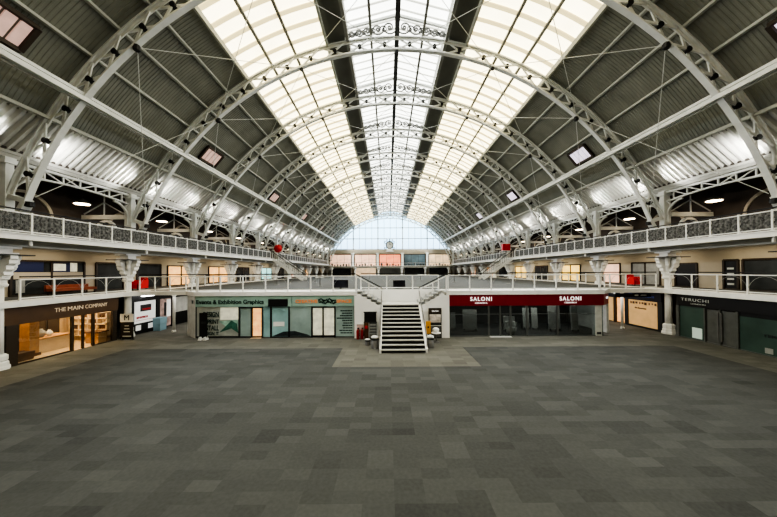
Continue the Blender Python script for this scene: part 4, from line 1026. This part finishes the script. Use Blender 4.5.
b = MB(); b.tube([(16.42, 42, GZ), (16.42, 42, 7)], .04, 6); obj('stem', b, 'iron', o)

# ------------------------------------------------------------------ far end gallery
b = MB(); b.box(-17, 17, YE-5, YE, 5.1, 5.4)
tag(obj('floor_end_gallery', b, 'soffit'), 'cross gallery floor slab below the arched end window', 'gallery floor', kind='structure')
b = MB(); b.box(-16.4, 16.4, YE-5.06, YE-4.98, 5.0, 5.35)
tag(obj('trim_4', b, 'dkpurlin'), 'dark edge board of the cross gallery at the far end', 'trim', kind='structure')
railing('thin railing of the far cross gallery below the lit windows', [(-16.3, YE-4.95, 5.4), (16.3, YE-4.95, 5.4)], 3.4, .8, infill=False, group='far railings')
cols = ['litpink', 'litpink', 'litred', 'bluewin', 'litwarm']
names = ['peach lit far end window, outermost on the left', 'pale peach far end window next to the orange one', 'orange red lit window in the centre of the far end', 'blue grey far end window next to the orange one', 'amber lit far end window, outermost on the right']
M['litwarm2'] = mat('amber_shelf_window', (.52, .38, .24), .6, var=.6, scale=.5, emit=.7)
cols[4] = 'litwarm2'
for i in range(5):
    xc = -.1+(i-2)*6.93; o = thing('end_window', names[i], 'window', (xc, YE-.1, 5.4), 'lit windows across the far end')
    b = MB(); b.box(xc-2.95, xc+2.95, YE-.12, YE-.04, 5.45, 8.75); obj('pane', b, cols[i], o)
    b = MB()
    for xx in (xc-3.0, xc+3.0): b.box(xx-.1, xx+.1, YE-.2, YE, 5.4, 8.8)
    b.box(xc-3, xc+3, YE-.2, YE, 8.7, 8.85); b.box(xc-3, xc+3, YE-.2, YE, 5.4, 5.5)
    for xx in (xc-1.0, xc+1.0): b.box(xx-.04, xx+.04, YE-.16, YE, 5.45, 8.7)
    obj('frame', b, 'bronze', o)
    b = MB()
    random.seed(i)
    for q in range(7): x = xc-2.6+q*.8; b.box(x, x+random.uniform(.2, .5), YE-.22, YE-.12, 5.45, 5.45+random.uniform(.3, 1.0))
    obj('display', b, 'charcoal', o)
for i in range(1, 5):
    xc = -.1+(i-2.5)*6.93; o = thing('pilaster', f'white pilaster between the lit end windows, {ORD[i-1]} from the left', 'pilaster', (xc, YE-.3, 5.4), 'pilasters across the far end')
    b = MB(); b.box(xc-.3, xc+.3, YE-.4, YE-.02, 5.7, 8.9); obj('shaft', b, 'pier', o); b = MB(); b.box(xc-.4, xc+.4, YE-.5, YE-.02, 5.4, 5.7); obj('base', b, 'pier', o); b = MB(); b.box(xc-.42, xc+.42, YE-.5, YE-.02, 8.9, 9.2); obj('capital', b, 'pier', o)
for i in range(5):
    xc = -.1+(i-2)*6.93; m = ('darkwin', 'litwarm2', 'grid', 'darkwin', 'darkwin')[i]
    o = thing('end_shop', f'{("dark", "amber lit", "grey", "black", "dim")[i]} shop under the far cross gallery, {ORD[i]} from the left', 'shop', (xc, YE-.2, MZ), 'shops under the far cross gallery')
    b = MB(); b.box(xc-2.9, xc+2.9, YE-.15, YE-.05, MZ, 4.95); obj('front', b, m, o)
    b = MB(); b.box(xc-3.1, xc-2.9, YE-.3, YE-.02, MZ, 5.05); b.box(xc+2.9, xc+3.1, YE-.3, YE-.02, MZ, 5.05); b.box(xc-3, xc+3, YE-.3, YE-.02, 4.95, 5.1); obj('frame', b, 'white', o)
for i in range(6):
    xc = -.1+(i-2.5)*6.2
    o = thing('far_column', f'short white column carrying the far cross gallery, {ORD[i]} from the left', 'column', (xc, YE-4.6, MZ), 'columns under the far cross gallery')
    b = MB(); b.lathe([(.28, MZ), (.22, MZ+.3), (.2, 4.4)], 12, (xc, YE-4.6, 0)); obj('shaft', b, 'white', o); b = MB(); b.lathe([(.2, 4.4), (.35, 4.6), (.6, 5.0), (.6, 5.1)], 12, (xc, YE-4.6, 0)); obj('capital', b, 'white', o)
o = thing('ornamental_clock', 'round ornamental clock with crest standing before the arched end window', 'clock', (-.2, YE-.8, 9.9))
cx, cy, cz = -.2, YE-.8, 11.35
b = MB(); b.ring((cx, cy, cz), (1, 0, 0), (0, 0, 1), 1.0, .3, .22, 28); obj('rim', b, 'charcoal', o)
b = MB(); b.prism([(.95*cos(2*pi*i/28), .95*sin(2*pi*i/28)) for i in range(28)], lambda p: (cx+p[0], cy-.06, cz+p[1]), lambda p: (cx+p[0], cy+.06, cz+p[1])); d = obj('dial', b, 'ltgrid', o)
b = MB(); b.bar((cx, cy-.1, cz), (cx, cy-.1, cz+.7), .08, .08); b.bar((cx, cy-.1, cz), (cx+.45, cy-.1, cz+.2), .08, .08); obj('hands', b, 'black', d)
b = MB()
for s in (-1, 1):
    b.spiral((cx+s*1.15, cy, cz+.8), (s, 0, 0), (0, 0, 1), .5, .1, 1.4, 2., .1, .12, 16); b.spiral((cx+s*.8, cy, cz+1.3), (s, 0, 0), (0, 0, 1), .35, .08, 1.2, 1., .1, .1, 14); b.spiral((cx+s*1.1, cy, cz-.9), (s, 0, 0), (0, 0, 1), .45, .1, 1.3, 4., .1, .12, 16)
b.bar((cx, cy, cz+1.), (cx, cy, cz+1.8), .12, .2)
obj('crest', b, 'charcoal', o)
b = MB(); b.box(cx-.8, cx+.8, cy-.2, cy+.5, 9.6, 10.3); b.box(cx-1.1, cx+1.1, cy-.25, cy+.5, 9.5, 9.7); obj('plinth', b, 'pier', o)

# ------------------------------------------------------------------ lights
def area(name, loc, sx, sy, power, col, rot=(0, 0, 0)):
    l = bpy.data.lights.new(name, 'AREA'); l.shape = 'RECTANGLE'; l.size = sx; l.size_y = sy; l.energy = power; l.color = col
    o = bpy.data.objects.new(name, l); COL.objects.link(o); o.location = loc; o.rotation_euler = rot; return o
def spot(name, loc, target, power, col, ang=1.6, blend=.8, r=.08):
    l = bpy.data.lights.new(name, 'SPOT'); l.energy = power; l.color = col; l.spot_size = ang; l.spot_blend = blend; l.shadow_soft_size = r
    o = bpy.data.objects.new(name, l); COL.objects.link(o); o.location = loc
    o.rotation_euler = (Vector(target)-Vector(loc)).to_track_quat('-Z', 'Y').to_euler(); return o
for s in (-1, 1):
    for k in range(NT):
        for d in (-1, 1):
            y = YK[k]+d*.7
            if y > YE: continue
            spot('eave_uplight', (s*16.2, y, 9.45), (s*16.95, YK[k]+d*1.5, 10.2), 190, (1, .98, .93), 1.7, 1., .1)
for x0, y, p, c in ((-19.1, 15.5, 90, (1, .72, .42)), (-19.1, 10, 60, (1, .72, .42))):
    area('shop_light', (x0, y, 2.45), 2.2, 3.5, p, c)
for s in (-1, 1):
    for k in range(-1, NT-1):
        spot('added_fill_spot', (s*13.2, YK[0]+S*(k+.5), 11.7), (-s*3., YK[0]+S*(k+.5)-1.5, 0), 900, (.93, .96, 1.), 2.5, .9, .35)  # unseen fill spots added below the gutter beams to brighten the hall
area('shop_light', (-18.8, 17.2, 2.45), 1.5, 1., 50, (1, .70, .38))
area('shop_light', (8.2, 20.2, 2.55), 8, 1.5, 130, (1, .97, .92))
for s in (-1, 1):
    area('passage_light', (s*15.4, 24, 2.6), 2., 8, 60, (1, .95, .85))
    for k in range(0, 6):
        area('soffit_light', (s*19.1, YK[k]+S/2, 5.58), 1.5, 4, 34, (1, .86, .64))

# world: pale daylight sky
wd = bpy.data.worlds.new('sky'); SC.world = wd; wd.use_nodes = True
N = wd.node_tree.nodes; L = wd.node_tree.links
bg = N['Background']; tc = N.new('ShaderNodeTexCoord'); sp = N.new('ShaderNodeSeparateXYZ'); rp = N.new('ShaderNodeValToRGB')
L.new(tc.outputs['Generated'], sp.inputs[0]); L.new(sp.outputs['Z'], rp.inputs['Fac'])
rp.color_ramp.elements[0].position = .06; rp.color_ramp.elements[0].color = (.40, .58, .74, 1)
rp.color_ramp.elements[1].position = .13; rp.color_ramp.elements[1].color = (.50, .78, .95, 1)
L.new(rp.outputs[0], bg.inputs['Color']); bg.inputs['Strength'].default_value = 1.9

# ------------------------------------------------------------------ camera
f_px, pitch, roll, yaw = 290., .0139, .0054, math.atan(.47/290)
cam = bpy.data.cameras.new('camera'); cam.sensor_width = 36; cam.lens = f_px/777*36; cam.clip_end = 500; cam.clip_start = .05
co = bpy.data.objects.new('camera', cam); COL.objects.link(co); SC.camera = co
def yw(v): return Vector((v[0]*cos(yaw)+v[1]*sin(yaw), -v[0]*sin(yaw)+v[1]*cos(yaw), v[2]))
F = yw((0, cos(pitch), sin(pitch))); U = yw((0, -sin(pitch), cos(pitch))); Rt = yw((1, 0, 0))
cr, sr = cos(roll), sin(roll)
rx = Rt*cr-U*sr; ux = Rt*sr+U*cr
mw = Matrix((rx, ux, -F)).transposed().to_4x4(); mw.translation = (-.67, 0, 4.2)
co.matrix_world = mw
cam.shift_y = (266.64-258.5)/777
SC.view_settings.view_transform = 'AgX'; SC.view_settings.look = 'AgX - High Contrast'; SC.view_settings.exposure = 1.0
